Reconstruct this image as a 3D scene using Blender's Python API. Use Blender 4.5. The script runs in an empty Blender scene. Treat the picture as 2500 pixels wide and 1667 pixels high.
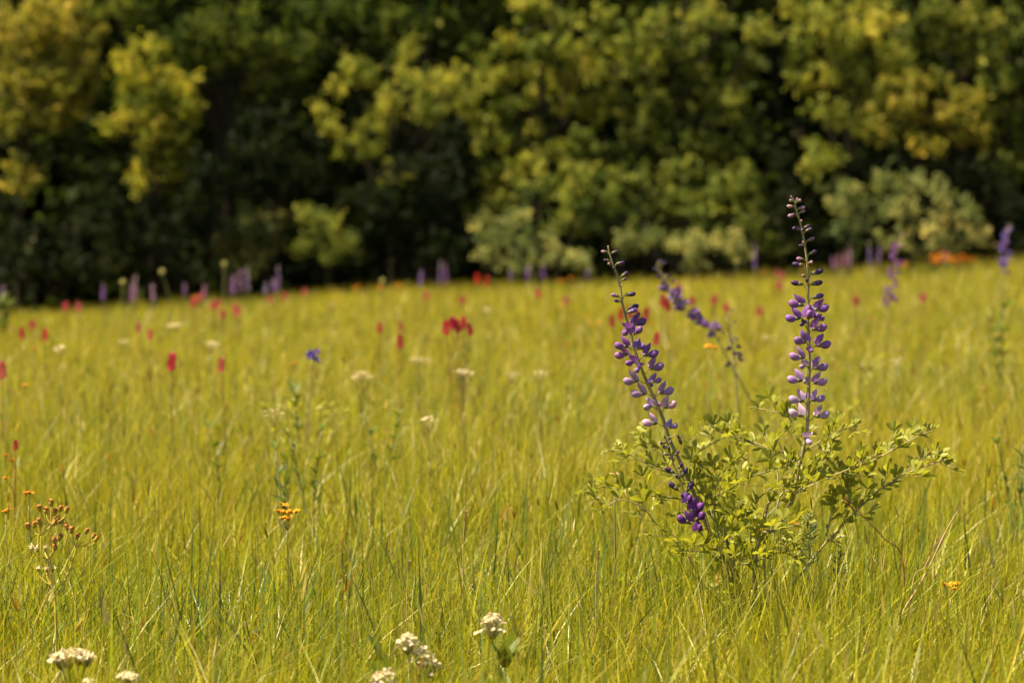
import bpy, math, random
import numpy as np
from mathutils import Vector, Matrix

random.seed(7)
rng = np.random.default_rng(11)
R = math.radians
scene = bpy.context.scene
C = scene.collection

# ------------------------------------------------------------------ camera
CAM_H = 0.89                      # metres above the ground under the camera
FPX = 100.0 / 36.0 * 2500.0       # focal length in photograph pixels
HORIZON = 544.0
PITCH = math.atan((833.5 - HORIZON) / FPX)
cam = bpy.data.cameras.new('camera')
cam.lens = 100.0
cam.sensor_width = 36.0
cam.sensor_fit = 'HORIZONTAL'
cam.clip_start = 0.1
cam.clip_end = 2000.0
cam.dof.use_dof = True
cam.dof.focus_distance = 5.26
cam.dof.aperture_blades = 0
cam.dof.aperture_fstop = 5.2
cam_o = bpy.data.objects.new('camera', cam)
C.objects.link(cam_o)
cam_o.location = (0, 0, CAM_H)
cam_o.rotation_euler = (R(90) - PITCH, 0, 0)
scene.camera = cam_o

# ------------------------------------------------------------------ sky, sun, exposure
SUN = Vector((-0.50, -0.06, 0.86)).normalized()      # towards the sun
elev = math.asin(SUN.z)
azim = math.atan2(SUN.x, SUN.y)
world = bpy.data.worlds.new('World')
scene.world = world
world.use_nodes = True
wn = world.node_tree
wn.nodes.clear()
sky = wn.nodes.new('ShaderNodeTexSky')
sky.sky_type = 'NISHITA'
sky.sun_disc = False
sky.sun_elevation = elev
sky.sun_rotation = azim
sky.dust_density = 2.0
bg = wn.nodes.new('ShaderNodeBackground')
bg.inputs['Strength'].default_value = 0.05
wo = wn.nodes.new('ShaderNodeOutputWorld')
wn.links.new(sky.outputs[0], bg.inputs['Color'])
wn.links.new(bg.outputs[0], wo.inputs['Surface'])
sl = bpy.data.lights.new('sun', 'SUN')
sl.energy = 4.6
sl.angle = R(0.5)
sl.color = (1.0, 0.85, 0.56)
sun_o = bpy.data.objects.new('sun', sl)
C.objects.link(sun_o)
sun_o.rotation_euler = (-SUN).to_track_quat('-Z', 'Y').to_euler()
sun_o.location = (-5, 5, 20)

vs = scene.view_settings
vs.view_transform = 'Standard'
vs.look = 'None'
vs.gamma = 1.0
vs.exposure = 1.72
vs.use_curve_mapping = False
scene.render.engine = 'CYCLES'
cy = scene.cycles
cy.max_bounces = 6
cy.diffuse_bounces = 4
cy.transmission_bounces = 4
cy.glossy_bounces = 2
cy.use_denoising = True
cy.caustics_reflective = False
cy.caustics_refractive = False


# ------------------------------------------------------------------ pixel <-> place
FW = Vector((0, math.cos(PITCH), -math.sin(PITCH)))
UPV = Vector((0, math.sin(PITCH), math.cos(PITCH)))
DS = 2500.0 / 2352.0              # notes were taken on a 2352-wide view


def P(u, v, Y):
    d = Vector(((u - 1250.0) / FPX, 0, 0)) + UPV * ((833.5 - v) / FPX) + FW
    d *= Y / d.y
    return Vector((d.x, d.y, d.z + CAM_H))


def PD(u, v, Y):
    return P(u * DS, v * DS, Y)


def ground(x, y):
    """height of the meadow: level near the camera, tilting up to the right further out"""
    yy = np.clip(y, 0, 60)
    xx = np.clip(x, -30, 30)
    t = np.clip((yy - 6) / 34.0, 0, 1.5)
    z = 0.047 * xx * t - 0.30 * t
    z = z + t * (0.05 * np.sin(xx * 0.55 + yy * 0.21) + 0.03 * np.sin(xx * 1.3 - yy * 0.4 + 1.0))
    return z


def G(x, y):
    return float(ground(np.float64(x), np.float64(y)))


def smooth_noise(x, y, seed, scale):
    """cheap value noise, -1..1"""
    r = np.random.default_rng(seed)
    tab = r.uniform(-1, 1, (64, 64))
    fx, fy = x / scale, y / scale
    ix, iy = np.floor(fx).astype(int), np.floor(fy).astype(int)
    tx, ty = fx - ix, fy - iy
    tx = tx * tx * (3 - 2 * tx)
    ty = ty * ty * (3 - 2 * ty)
    g = lambda a, b: tab[a % 64, b % 64]
    return (g(ix, iy) * (1 - tx) + g(ix + 1, iy) * tx) * (1 - ty) + (g(ix, iy + 1) * (1 - tx) + g(ix + 1, iy + 1) * tx) * ty


# ------------------------------------------------------------------ materials
MATS = {}


def leafmat(name, col=None, trans=0.35, gloss=0.08, rough=0.45, var=0.25, nscale=30.0, attr=False, objcol=False, tint=(1.15, 1.1, 0.55)):
    """thin vegetable tissue: diffuse + light shining through + a weak sheen"""
    m = bpy.data.materials.new(name)
    m.use_nodes = True
    nt = m.node_tree
    nt.nodes.clear()
    out = nt.nodes.new('ShaderNodeOutputMaterial')
    if attr:
        src = nt.nodes.new('ShaderNodeAttribute')
        src.attribute_name = 'col'
        c = src.outputs['Color']
    elif objcol:
        src = nt.nodes.new('ShaderNodeObjectInfo')
        c = src.outputs['Color']
    else:
        src = nt.nodes.new('ShaderNodeRGB')
        src.outputs[0].default_value = (*col, 1)
        c = src.outputs[0]
    if var:
        tc = nt.nodes.new('ShaderNodeTexCoord')
        no = nt.nodes.new('ShaderNodeTexNoise')
        no.inputs['Scale'].default_value = nscale
        no.inputs['Detail'].default_value = 3.0
        nt.links.new(tc.outputs['Object'], no.inputs['Vector'])
        mr = nt.nodes.new('ShaderNodeMapRange')
        mr.inputs['From Min'].default_value = 0.3
        mr.inputs['From Max'].default_value = 0.7
        mr.inputs['To Min'].default_value = 1 - var
        mr.inputs['To Max'].default_value = 1 + var
        nt.links.new(no.outputs['Fac'], mr.inputs['Value'])
        mu = nt.nodes.new('ShaderNodeVectorMath')
        mu.operation = 'SCALE'
        nt.links.new(c, mu.inputs[0])
        nt.links.new(mr.outputs[0], mu.inputs['Scale'])
        c = mu.outputs[0]
    d = nt.nodes.new('ShaderNodeBsdfDiffuse')
    nt.links.new(c, d.inputs['Color'])
    sh = d.outputs[0]
    if trans:
        tr = nt.nodes.new('ShaderNodeBsdfTranslucent')
        mt = nt.nodes.new('ShaderNodeVectorMath')
        mt.operation = 'MULTIPLY'
        mt.inputs[1].default_value = tint
        nt.links.new(c, mt.inputs[0])
        nt.links.new(mt.outputs[0], tr.inputs['Color'])
        mx = nt.nodes.new('ShaderNodeMixShader')
        mx.inputs[0].default_value = trans
        nt.links.new(sh, mx.inputs[1])
        nt.links.new(tr.outputs[0], mx.inputs[2])
        sh = mx.outputs[0]
    if gloss:
        gl = nt.nodes.new('ShaderNodeBsdfGlossy')
        gl.inputs['Roughness'].default_value = rough
        gl.inputs['Color'].default_value = (0.9, 0.9, 0.9, 1)
        mx = nt.nodes.new('ShaderNodeMixShader')
        mx.inputs[0].default_value = gloss * 0.5
        nt.links.new(sh, mx.inputs[1])
        nt.links.new(gl.outputs[0], mx.inputs[2])
        sh = mx.outputs[0]
    nt.links.new(sh, out.inputs['Surface'])
    MATS[name] = m
    return m


M_GRASS = leafmat('grass_blade', attr=True, trans=0.46, gloss=0.045, rough=0.4, var=0.12, nscale=14)
M_TREE = leafmat('tree_leaf', attr=True, trans=0.45, gloss=0.012, rough=0.6, var=0.0, tint=(1.0, 1.08, 0.6))
M_PLEAF = leafmat('indigo_leaf', col=(0.275, 0.285, 0.032), trans=0.52, gloss=0.03, var=0.28, nscale=45)
M_STEM = leafmat('green_stem', col=(0.15, 0.15, 0.05), trans=0, gloss=0.05, var=0.25, nscale=60)
M_PALESTEM = leafmat('pale_stem', col=(0.30, 0.25, 0.12), trans=0, gloss=0.05, var=0.3, nscale=70)
M_PURSTEM = leafmat('purplish_stem', col=(0.22, 0.19, 0.085), trans=0, gloss=0.06, var=0.25, nscale=60)
M_PETAL = leafmat('indigo_petal', objcol=True, trans=0.25, gloss=0.05, rough=0.5, var=0.22, nscale=150, tint=(1.1, 0.9, 1.1))
M_CALYX = leafmat('calyx', col=(0.13, 0.13, 0.06), trans=0.1, gloss=0.05, var=0.4, nscale=180)
M_WILT = leafmat('wilted_petal', col=(0.035, 0.02, 0.03), trans=0.05, gloss=0.04, var=0.4, nscale=200)
M_BARK = leafmat('bark', col=(0.028, 0.024, 0.018), trans=0, gloss=0, var=0.4, nscale=8)
M_YELLOW = leafmat('yellow_ray', col=(0.72, 0.36, 0.02), trans=0.3, gloss=0.03, var=0.15, nscale=120, tint=(1, 0.9, 0.7))
M_ORANGE = leafmat('orange_petal', col=(0.62, 0.22, 0.02), trans=0.25, gloss=0.03, var=0.2, nscale=60, tint=(1, .9, .7))
M_DISC = leafmat('flower_disc', col=(0.42, 0.16, 0.02), trans=0, gloss=0.02, var=0.35, nscale=300)
M_BROWN = leafmat('brown_seed', col=(0.34, 0.145, 0.030), trans=0, gloss=0.03, var=0.5, nscale=400)
M_INVOL = leafmat('involucre', col=(0.33, 0.24, 0.04), trans=0, gloss=0.04, var=0.3, nscale=250)
M_YSTEM = leafmat('yellow_stem', col=(0.52, 0.40, 0.07), trans=0, gloss=0.04, var=0.25, nscale=80)
M_WHITE = leafmat('cream_floret', col=(0.74, 0.64, 0.44), trans=0.25, gloss=0.0, var=0.22, nscale=140, tint=(1, .95, .85))
M_PALE = leafmat('pale_globe', col=(0.50, 0.47, 0.22), trans=0.25, gloss=0.0, var=0.2, nscale=80)
M_RED = leafmat('red_bract', objcol=True, trans=0.3, gloss=0.03, var=0.25, nscale=80, tint=(1.1, .8, .8))
M_WEED = leafmat('weed_leaf', col=(0.11, 0.145, 0.025), trans=0.4, gloss=0.02, var=0.25, nscale=25)
M_STRAW = leafmat('straw', col=(0.46, 0.33, 0.15), trans=0.15, gloss=0.06, var=0.25, nscale=50)
M_REDSTEM = leafmat('reddish_stalk', col=(0.22, 0.10, 0.035), trans=0.05, gloss=0.04, var=0.3, nscale=50)
M_FERN = leafmat('feathery_leaf', col=(0.09, 0.14, 0.07), trans=0.3, gloss=0.04, var=0.25, nscale=50)


def soil_material():
    m = bpy.data.materials.new('thatch_soil')
    m.use_nodes = True
    nt = m.node_tree
    b = nt.nodes['Principled BSDF']
    b.inputs['Roughness'].default_value = 0.95
    tc = nt.nodes.new('ShaderNodeTexCoord')
    n1 = nt.nodes.new('ShaderNodeTexNoise')
    n1.inputs['Scale'].default_value = 6
    n1.inputs['Detail'].default_value = 8
    cr = nt.nodes.new('ShaderNodeValToRGB')
    cr.color_ramp.elements[0].color = (0.07, 0.06, 0.02, 1)
    cr.color_ramp.elements[1].color = (0.20, 0.17, 0.05, 1)
    nt.links.new(tc.outputs['Object'], n1.inputs['Vector'])
    nt.links.new(n1.outputs['Fac'], cr.inputs['Fac'])
    nt.links.new(cr.outputs['Color'], b.inputs['Base Color'])
    return m


# ------------------------------------------------------------------ mesh helpers
def np_mesh(name, verts, quads=None, tris=None, mat=None, col=None):
    me = bpy.data.meshes.new(name)
    nv = len(verts)
    me.vertices.add(nv)
    me.vertices.foreach_set('co', np.ascontiguousarray(verts, dtype=np.float32).ravel())
    nq = 0 if quads is None else len(quads)
    ntr = 0 if tris is None else len(tris)
    loops = []
    if nq:
        loops.append(np.asarray(quads, dtype=np.int32).ravel())
    if ntr:
        loops.append(np.asarray(tris, dtype=np.int32).ravel())
    loops = np.concatenate(loops)
    me.loops.add(len(loops))
    me.loops.foreach_set('vertex_index', loops)
    me.polygons.add(nq + ntr)
    starts = np.concatenate([np.arange(nq) * 4, nq * 4 + np.arange(ntr) * 3]).astype(np.int32)
    me.polygons.foreach_set('loop_start', starts)
    if col is not None:
        a = me.attributes.new('col', 'FLOAT_COLOR', 'POINT')
        c4 = np.ones((nv, 4), dtype=np.float32)
        c4[:, :3] = col
        a.data.foreach_set('color', c4.ravel())
    me.update(calc_edges=True)
    if mat:
        me.materials.append(mat)
    return me


class MB:
    """collects faces, becomes one mesh"""

    def __init__(s):
        s.v, s.f, s.m = [], [], []

    def add(s, verts, faces, mi=0):
        o = len(s.v)
        s.v.extend([tuple(x) for x in verts])
        s.f.extend([tuple(i + o for i in f) for f in faces])
        s.m.extend([mi] * len(faces))

    def tube(s, pts, rad, n=6, mi=0):
        pts = [Vector(p) for p in pts]
        if not hasattr(rad, '__len__'):
            rad = [rad] * len(pts)
        t0 = (pts[1] - pts[0]).normalized()
        a = t0.orthogonal().normalized()
        vs_, fs = [], []
        for i, p in enumerate(pts):
            t = (pts[min(i + 1, len(pts) - 1)] - pts[max(i - 1, 0)])
            if t.length < 1e-9:
                t = t0
            t = t.normalized()
            a = (a - t * a.dot(t))
            a = a.normalized() if a.length > 1e-6 else t.orthogonal().normalized()
            b = t.cross(a)
            for k in range(n):
                w = 2 * math.pi * k / n
                vs_.append(p + (a * math.cos(w) + b * math.sin(w)) * rad[i])
        for i in range(len(pts) - 1):
            for k in range(n):
                fs.append((i * n + k, i * n + (k + 1) % n, (i + 1) * n + (k + 1) % n, (i + 1) * n + k))
        fs.append(tuple(range(n - 1, -1, -1)))
        fs.append(tuple(range((len(pts) - 1) * n, len(pts) * n)))
        s.add(vs_, fs, mi)

    def lathe(s, prof, n=8, mi=0, M=None, squash=1.0, bend=0.0):
        """profile [(x, r)] turned round the X axis"""
        vs_, fs = [], []
        for x, r in prof:
            for k in range(n):
                w = 2 * math.pi * k / n
                vs_.append(Vector((x, r * math.cos(w) * squash, r * math.sin(w) + bend * x * x)))
        for i in range(len(prof) - 1):
            for k in range(n):
                fs.append((i * n + k, i * n + (k + 1) % n, (i + 1) * n + (k + 1) % n, (i + 1) * n + k))
        fs.append(tuple(range(n - 1, -1, -1)))
        fs.append(tuple(range((len(prof) - 1) * n, len(prof) * n)))
        if M:
            vs_ = [M @ v for v in vs_]
        s.add(vs_, fs, mi)

    def ball(s, c, r, mi=0, n=8, rings=5, bump=0.0, axis=(1, 1, 1)):
        c = Vector(c)
        vs_, fs = [], []
        for i in range(rings + 1):
            th = math.pi * i / rings
            for k in range(n):
                w = 2 * math.pi * k / n
                q = r * (1 + random.uniform(-bump, bump))
                vs_.append(c + Vector((q * axis[0] * math.sin(th) * math.cos(w), q * axis[1] * math.sin(th) * math.sin(w), q * axis[2] * math.cos(th))))
        for i in range(rings):
            for k in range(n):
                fs.append((i * n + k, (i + 1) * n + k, (i + 1) * n + (k + 1) % n, i * n + (k + 1) % n))
        s.add(vs_, fs, mi)

    def blade(s, p, d, nrm, L, W, mi=0, segs=4, cup=0.15, bend=0.0, shape='ovate'):
        """one leaf or petal: starts at p, runs along d, faces nrm"""
        p, d = Vector(p), Vector(d).normalized()
        nrm = Vector(nrm)
        nrm = nrm - d * nrm.dot(d)
        nrm = nrm.normalized() if nrm.length > 1e-5 else d.orthogonal().normalized()
        sd = d.cross(nrm)
        vs_, fs = [], []
        for i in range(segs + 1):
            t = i / segs
            if shape == 'obovate':
                w = W * (0.10 + 1.0 * t ** 0.8) * (1 - t ** 5) ** 0.5 * 0.62
            elif shape == 'strap':
                w = W * 0.5 * (1 - t ** 3) * (0.5 + 0.5 * min(1, t * 4))
            elif shape == 'lance':
                w = W * 0.5 * math.sin(math.pi * min(1, 0.06 + 0.94 * t) ** 0.75)
            else:
                w = W * 0.5 * math.sin(math.pi * (0.05 + 0.93 * t)) ** 0.75
            q = p + d * (L * t) + nrm * (bend * L * t * t)
            vs_ += [q - sd * w + nrm * (cup * w), q.copy(), q + sd * w + nrm * (cup * w)]
        for i in range(segs):
            a = i * 3
            fs += [(a, a + 1, a + 4, a + 3), (a + 1, a + 2, a + 5, a + 4)]
        s.add(vs_, fs, mi)

    def mesh(s, name, mats, smooth=True):
        me = bpy.data.meshes.new(name)
        me.from_pydata(s.v, [], s.f)
        for m in (mats if isinstance(mats, (list, tuple)) else [mats]):
            me.materials.append(m)
        me.polygons.foreach_set('material_index', s.m)
        if smooth:
            me.polygons.foreach_set('use_smooth', [True] * len(s.f))
        me.update()
        return me


def obj(name, me, parent=None, loc=None, M=None, color=None):
    o = bpy.data.objects.new(name, me)
    C.objects.link(o)
    if parent is not None:
        o.parent = parent
    if M is not None:
        o.matrix_local = M
    elif loc is not None:
        o.location = loc
    if color:
        o.color = (*color, 1)
    return o


def thing(name, label, cat, loc, group=None):
    o = bpy.data.objects.new(name, None)
    C.objects.link(o)
    o.empty_display_size = 0.05
    o.location = loc
    o['label'] = label
    o['category'] = cat
    if group:
        o['group'] = group
    return o


def frame(d, up=(0, 0, 1), loc=(0, 0, 0), s=1.0):
    """X along d, Z as near up as possible"""
    x = Vector(d).normalized()
    z = Vector(up) - x * Vector(up).dot(x)
    if z.length < 1e-4:
        z = x.orthogonal()
    z.normalize()
    y = z.cross(x)
    M = Matrix.Identity(4)
    for i in range(3):
        M[i][0], M[i][1], M[i][2] = x[i] * s, y[i] * s, z[i] * s
        M[i][3] = loc[i]
    return M


def spline(pts, per=6):
    """Catmull-Rom through points"""
    pts = [Vector(p) for p in pts]
    if len(pts) < 3:
        a, b = pts
        return [a.lerp(b, k / per) for k in range(per + 1)]
    ext = [pts[0] * 2 - pts[1]] + pts + [pts[-1] * 2 - pts[-2]]
    out = []
    for i in range(1, len(ext) - 2):
        p0, p1, p2, p3 = ext[i - 1:i + 3]
        for k in range(per):
            t = k / per
            out.append(0.5 * ((2 * p1) + (p2 - p0) * t + (2 * p0 - 5 * p1 + 4 * p2 - p3) * t * t + (3 * p1 - p0 - 3 * p2 + p3) * t ** 3))
    out.append(pts[-1])
    return out


def taper(n, r0, r1):
    return [r0 + (r1 - r0) * i / max(1, n - 1) for i in range(n)]


# ------------------------------------------------------------------ the ground
def make_ground():
    xs = np.concatenate([[-600, -200, -80], np.linspace(-30, 30, 61), [80, 200, 600]])
    ys = np.concatenate([[-400, -100, -30], np.linspace(-10, 70, 81), [100, 200, 400, 900]])
    X, Y = np.meshgrid(xs, ys)
    Z = ground(X, Y)
    v = np.stack([X.ravel(), Y.ravel(), Z.ravel()], 1)
    nx, ny = len(xs), len(ys)
    i, j = np.meshgrid(np.arange(nx - 1), np.arange(ny - 1))
    a = (j * nx + i).ravel()
    q = np.stack([a, a + 1, a + nx + 1, a + nx], 1)
    o = obj('ground', np_mesh('ground', v, q, None, soil_material()))
    o['kind'] = 'structure'


make_ground()


# ------------------------------------------------------------------ grass
def blade_mesh(x, y, h, w, lean, curv, az, col, K, z0=None):
    n = len(x)
    z = ground(x, y) if z0 is None else z0
    s = np.linspace(0, 1, K + 1)[None, :]
    dx, dy = np.cos(az)[:, None], np.sin(az)[:, None]
    hd = h[:, None] * (lean[:, None] * s + curv[:, None] * s ** 2.2)
    zz = h[:, None] * (s - 0.42 * np.clip(curv, 0, 2)[:, None] * s ** 3)
    cx = x[:, None] + dx * hd
    cyy = y[:, None] + dy * hd
    cz = z[:, None] + zz
    wa = rng.uniform(0, 2 * np.pi, n)[:, None] + s * rng.uniform(-1.2, 1.2, n)[:, None]
    prof = (1 - s ** 1.8) * (0.65 + 0.35 * np.sin(np.pi * np.clip(s * 1.3, 0, 1)))
    hw = 0.5 * w[:, None] * prof
    ox, oy = np.cos(wa) * hw, np.sin(wa) * hw
    V = np.zeros((n, 2 * K + 1, 3), dtype=np.float32)
    V[:, 0:2 * K:2, 0] = (cx - ox)[:, :K]
    V[:, 0:2 * K:2, 1] = (cyy - oy)[:, :K]
    V[:, 0:2 * K:2, 2] = cz[:, :K]
    V[:, 1:2 * K:2, 0] = (cx + ox)[:, :K]
    V[:, 1:2 * K:2, 1] = (cyy + oy)[:, :K]
    V[:, 1:2 * K:2, 2] = cz[:, :K]
    V[:, 2 * K, 0] = cx[:, K]
    V[:, 2 * K, 1] = cyy[:, K]
    V[:, 2 * K, 2] = cz[:, K]
    base = (np.arange(n) * (2 * K + 1))[:, None]
    q = []
    for k in range(K - 1):
        q.append(base + np.array([[2 * k, 2 * k + 1, 2 * k + 3, 2 * k + 2]]))
    Q = np.concatenate(q) if q else np.zeros((0, 4), int)
    T = base + np.array([[2 * K - 2, 2 * K - 1, 2 * K]])
    Cc = np.repeat(col[:, None, :], 2 * K + 1, axis=1).reshape(-1, 3)
    return V.reshape(-1, 3), Q, T, Cc


def scatter(y0, y1, dens, margin=1.2, tele=0.19):
    """random points of the meadow strip the lens can see, plus a margin to each side"""
    ymid = (y0 + y1) / 2
    wmax = tele * y1 + margin
    n = int(dens * (y1 - y0) * 2 * wmax)
    y = rng.uniform(y0, y1, n)
    x = rng.uniform(-wmax, wmax, n)
    k = np.abs(x) < tele * y + margin
    return x[k], y[k]


PAL = {
    'green': np.array([0.175, 0.215, 0.014]),
    'yellow': np.array([0.385, 0.320, 0.016]),
    'lime': np.array([0.325, 0.315, 0.012]),
    'blue': np.array([0.090, 0.150, 0.040]),
    'straw': np.array([0.46, 0.36, 0.14]),
    'rust': np.array([0.30, 0.10, 0.02]),
    'dull': np.array([0.19, 0.155, 0.03]),
}


def grass_colours(x, y, weights):
    names = list(weights)
    p = np.array([weights[k] for k in names], float)
    n1 = smooth_noise(x + 50, y + 50, 3, 0.9)
    n2 = smooth_noise(x + 90, y + 20, 5, 0.28)
    ch = rng.choice(len(names), len(x), p=p / p.sum())
    base = np.array([PAL[k] for k in names])[ch]
    g = np.clip(0.5 + 0.55 * n1 + 0.35 * n2, 0, 1)[:, None]
    soft = base * (1 - 0.28 * g) + 0.28 * g * PAL['lime']
    soft = soft * np.clip(1 + rng.normal(0, 0.26, (len(x), 1)), .45, 1.8)
    soft *= 1 + np.stack([0.10 * n1, 0.02 * n1, -0.05 * n1], 1)
    return np.clip(soft, 0.005, 0.8)


def pack(parts, name, label, mat):
    off = 0
    Vs, Qs, Ts, Cs = [], [], [], []
    for V, Q, T, c in parts:
        Vs.append(V)
        Qs.append(Q + off)
        Ts.append(T + off)
        Cs.append(c)
        off += len(V)
    o = obj(name, np_mesh(name, np.concatenate(Vs), np.concatenate(Qs), np.concatenate(Ts), mat, np.concatenate(Cs)))
    o['kind'] = 'stuff'
    o['label'] = label
    o['category'] = 'grass'
    return o


def make_grass():
    main = []
    zones = [  # y0, y1, per m2, width, segments, height factor
        (3.5, 5.0, 5200, 0.0044, 4, 0.98),
        (5.0, 7.5, 4600, 0.0046, 4, 1.0),
        (7.5, 11.0, 2700, 0.0042, 3, 1.05),
        (11.0, 16.0, 1000, 0.0062, 3, 1.08),
        (16.0, 26.0, 520, 0.0095, 2, 1.1),
        (26.0, 46.0, 260, 0.016, 2, 1.15),
    ]
    W = dict(green=0.37, yellow=0.17, lime=0.32, dull=0.10, straw=0.04)
    FARW = dict(green=0.24, yellow=0.32, lime=0.22, dull=0.17, straw=0.05)
    for y0, y1, d, w, K, hf in zones:
        x, y = scatter(y0, y1, d)
        n = len(x)
        big = smooth_noise(x, y, 9, 0.55)
        h = np.clip(rng.gamma(12, 0.0178, n), 0.06, 0.34) * hf * (1 + 0.26 * big)
        ww = w * rng.uniform(0.55, 1.35, n)
        lean = np.abs(rng.normal(0, 0.36, n))
        curv = np.clip(rng.normal(0.10, 0.32, n), -0.2, 1.2)
        # a light breeze from the left
        az = rng.uniform(0, 2 * np.pi, n)
        pick = rng.random(n) < 0.2
        az = np.where(pick, rng.normal(0.15, 0.7, n), az)
        main.append(blade_mesh(x, y, h, ww, lean, curv, az, grass_colours(x, y, W if y0 < 7 else FARW), K))
    pack(main, 'meadow_grass', 'fine yellow-green grass covering the whole sunny meadow', M_GRASS)
    # broader, bluish upright blades
    parts = []
    for y0, y1, d, w, K in [(3.7, 7.5, 210, 0.0082, 5), (7.5, 14, 60, 0.009, 4), (14, 30, 14, 0.013, 3)]:
        x, y = scatter(y0, y1, d)
        k = (smooth_noise(x + 7, y + 3, 21, 0.7) + rng.normal(0, 0.35, len(x))) > -0.1
        x, y = x[k], y[k]
        n = len(x)
        h = rng.uniform(0.18, 0.37, n)
        parts.append(blade_mesh(x, y, h, w * rng.uniform(0.6, 1.15, n), np.abs(rng.normal(0, 0.2, n)), np.clip(rng.normal(0.05, 0.2, n), 0, 0.9),
                                rng.uniform(0, 6.28, n), grass_colours(x, y, dict(blue=0.75, green=0.25)), K))
    pack(parts, 'broad_grass_blades', 'broad bluish green grass blades standing above the finer grass', M_GRASS)
    # flowering grass: thin culms, each with a narrow head at its tip
    parts = []
    for y0, y1, d, w, K in [(3.7, 7.5, 60, 0.0042, 3), (7.5, 14, 55, 0.0075, 2), (14, 26, 22, 0.012, 2), (26, 44, 7, 0.02, 2)]:
        x, y = scatter(y0, y1, d)
        n = len(x)
        h = rng.uniform(0.20, 0.36, n)
        ln = np.abs(rng.normal(0, .3, n))
        az = rng.uniform(0, 6.28, n)
        zr = np.zeros(n)
        col = grass_colours(x, y, dict(straw=.5, lime=.2, dull=.2, rust=.1))
        parts.append(blade_mesh(x, y, h, np.full(n, w * .4), ln, zr, az, col, 2))
        hl = rng.uniform(.016, .045, n)
        xt, yt = x + np.cos(az) * h * ln * .93, y + np.sin(az) * h * ln * .93
        zt = ground(x, y) + h * .93
        for j in range(2):
            parts.append(blade_mesh(xt, yt, hl, w * rng.uniform(.7, 1.3, n), ln + rng.normal(0, .15, n), zr, az, col, K, zt))
    pack(parts, 'flowering_grass', 'thin grass stems with narrow straw and green seed heads across the meadow', M_GRASS)
    # dead straw and rust coloured blades, many bent over
    parts = []
    for y0, y1, d, w, K in [(3.7, 7.5, 120, 0.0040, 6), (7.5, 14, 40, 0.0058, 5), (14, 30, 16, 0.012, 4)]:
        x, y = scatter(y0, y1, d)
        n = len(x)
        h = rng.uniform(0.14, 0.30, n)
        parts.append(blade_mesh(x, y, h, w * rng.uniform(0.5, 1.2, n), np.abs(rng.normal(0, 0.3, n)), np.clip(rng.normal(0.45, 0.5, n), 0, 1.5),
                                rng.uniform(0, 6.28, n), grass_colours(x, y, dict(straw=0.7, rust=0.3)), K))
    pack(parts, 'dry_grass_blades', 'dry straw and rust coloured grass blades bending among the green', M_GRASS)


make_grass()


# ------------------------------------------------------------------ trees
def leaf_quads(cent, size, col, flat=0.3, droop=0.0):
    """one folded-diamond leaf per centre; returns verts, quads, colours"""
    n = len(cent)
    nr = rng.normal(0, 1, (n, 3))
    nr[:, 2] = np.abs(nr[:, 2]) + flat
    nr /= np.linalg.norm(nr, axis=1, keepdims=True)
    t = rng.normal(0, 1, (n, 3))
    t[:, 2] -= droop
    t -= nr * np.sum(t * nr, 1, keepdims=True)
    t /= np.linalg.norm(t, axis=1, keepdims=True) + 1e-9
    b = np.cross(nr, t)
    L = (size * rng.uniform(0.65, 1.25, n))[:, None]
    Wd = L * rng.uniform(0.28, 0.42, n)[:, None]
    v = np.stack([cent - t * L * 0.5, cent + b * Wd - t * L * 0.05, cent + t * L * 0.5, cent - b * Wd - t * L * 0.05], 1)
    q = np.arange(n * 4).reshape(n, 4)
    return v.reshape(-1, 3), q, np.repeat(col, 4, axis=0)


TREE_COL = {
    'olive': ((0.225, 0.210, 0.034), 0.20),
    'gold': ((0.250, 0.245, 0.028), 0.20),
    'green': ((0.098, 0.132, 0.022), 0.22),
    'mid': ((0.140, 0.165, 0.030), 0.24),
    'lime': ((0.200, 0.215, 0.034), 0.24),
    'dark': ((0.014, 0.021, 0.006), 0.12),  # deep shade under the trees, put into the leaf colour of sunlit shrubs
    'grey': ((0.110, 0.120, 0.045), 0.09),
    'pale': ((0.225, 0.240, 0.085), 0.22),
}


def lobe_points(c, r, n_clump, per, spread):
    """leaf centres: twigs sticking out of an ellipsoidal bough"""
    d = rng.normal(0, 1, (n_clump, 3))
    d[:, 2] = d[:, 2] + 0.25
    d /= np.linalg.norm(d, axis=1, keepdims=True)
    rad = rng.uniform(0.45, 1.08, n_clump) ** 0.7
    cc = np.array(c) + d * rad[:, None] * np.array(r)
    out = np.repeat(cc, per, axis=0)
    # each twig is a short spray of leaves along its own direction
    td = d + rng.normal(0, 0.45, d.shape) + np.array([0, 0, 0.3])
    td /= np.linalg.norm(td, axis=1, keepdims=True)
    along = rng.uniform(-1, 1, len(out))[:, None] * np.repeat(td, per, axis=0) * spread * 1.5
    return out + along + rng.normal(0, spread * 0.42, out.shape)


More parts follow.
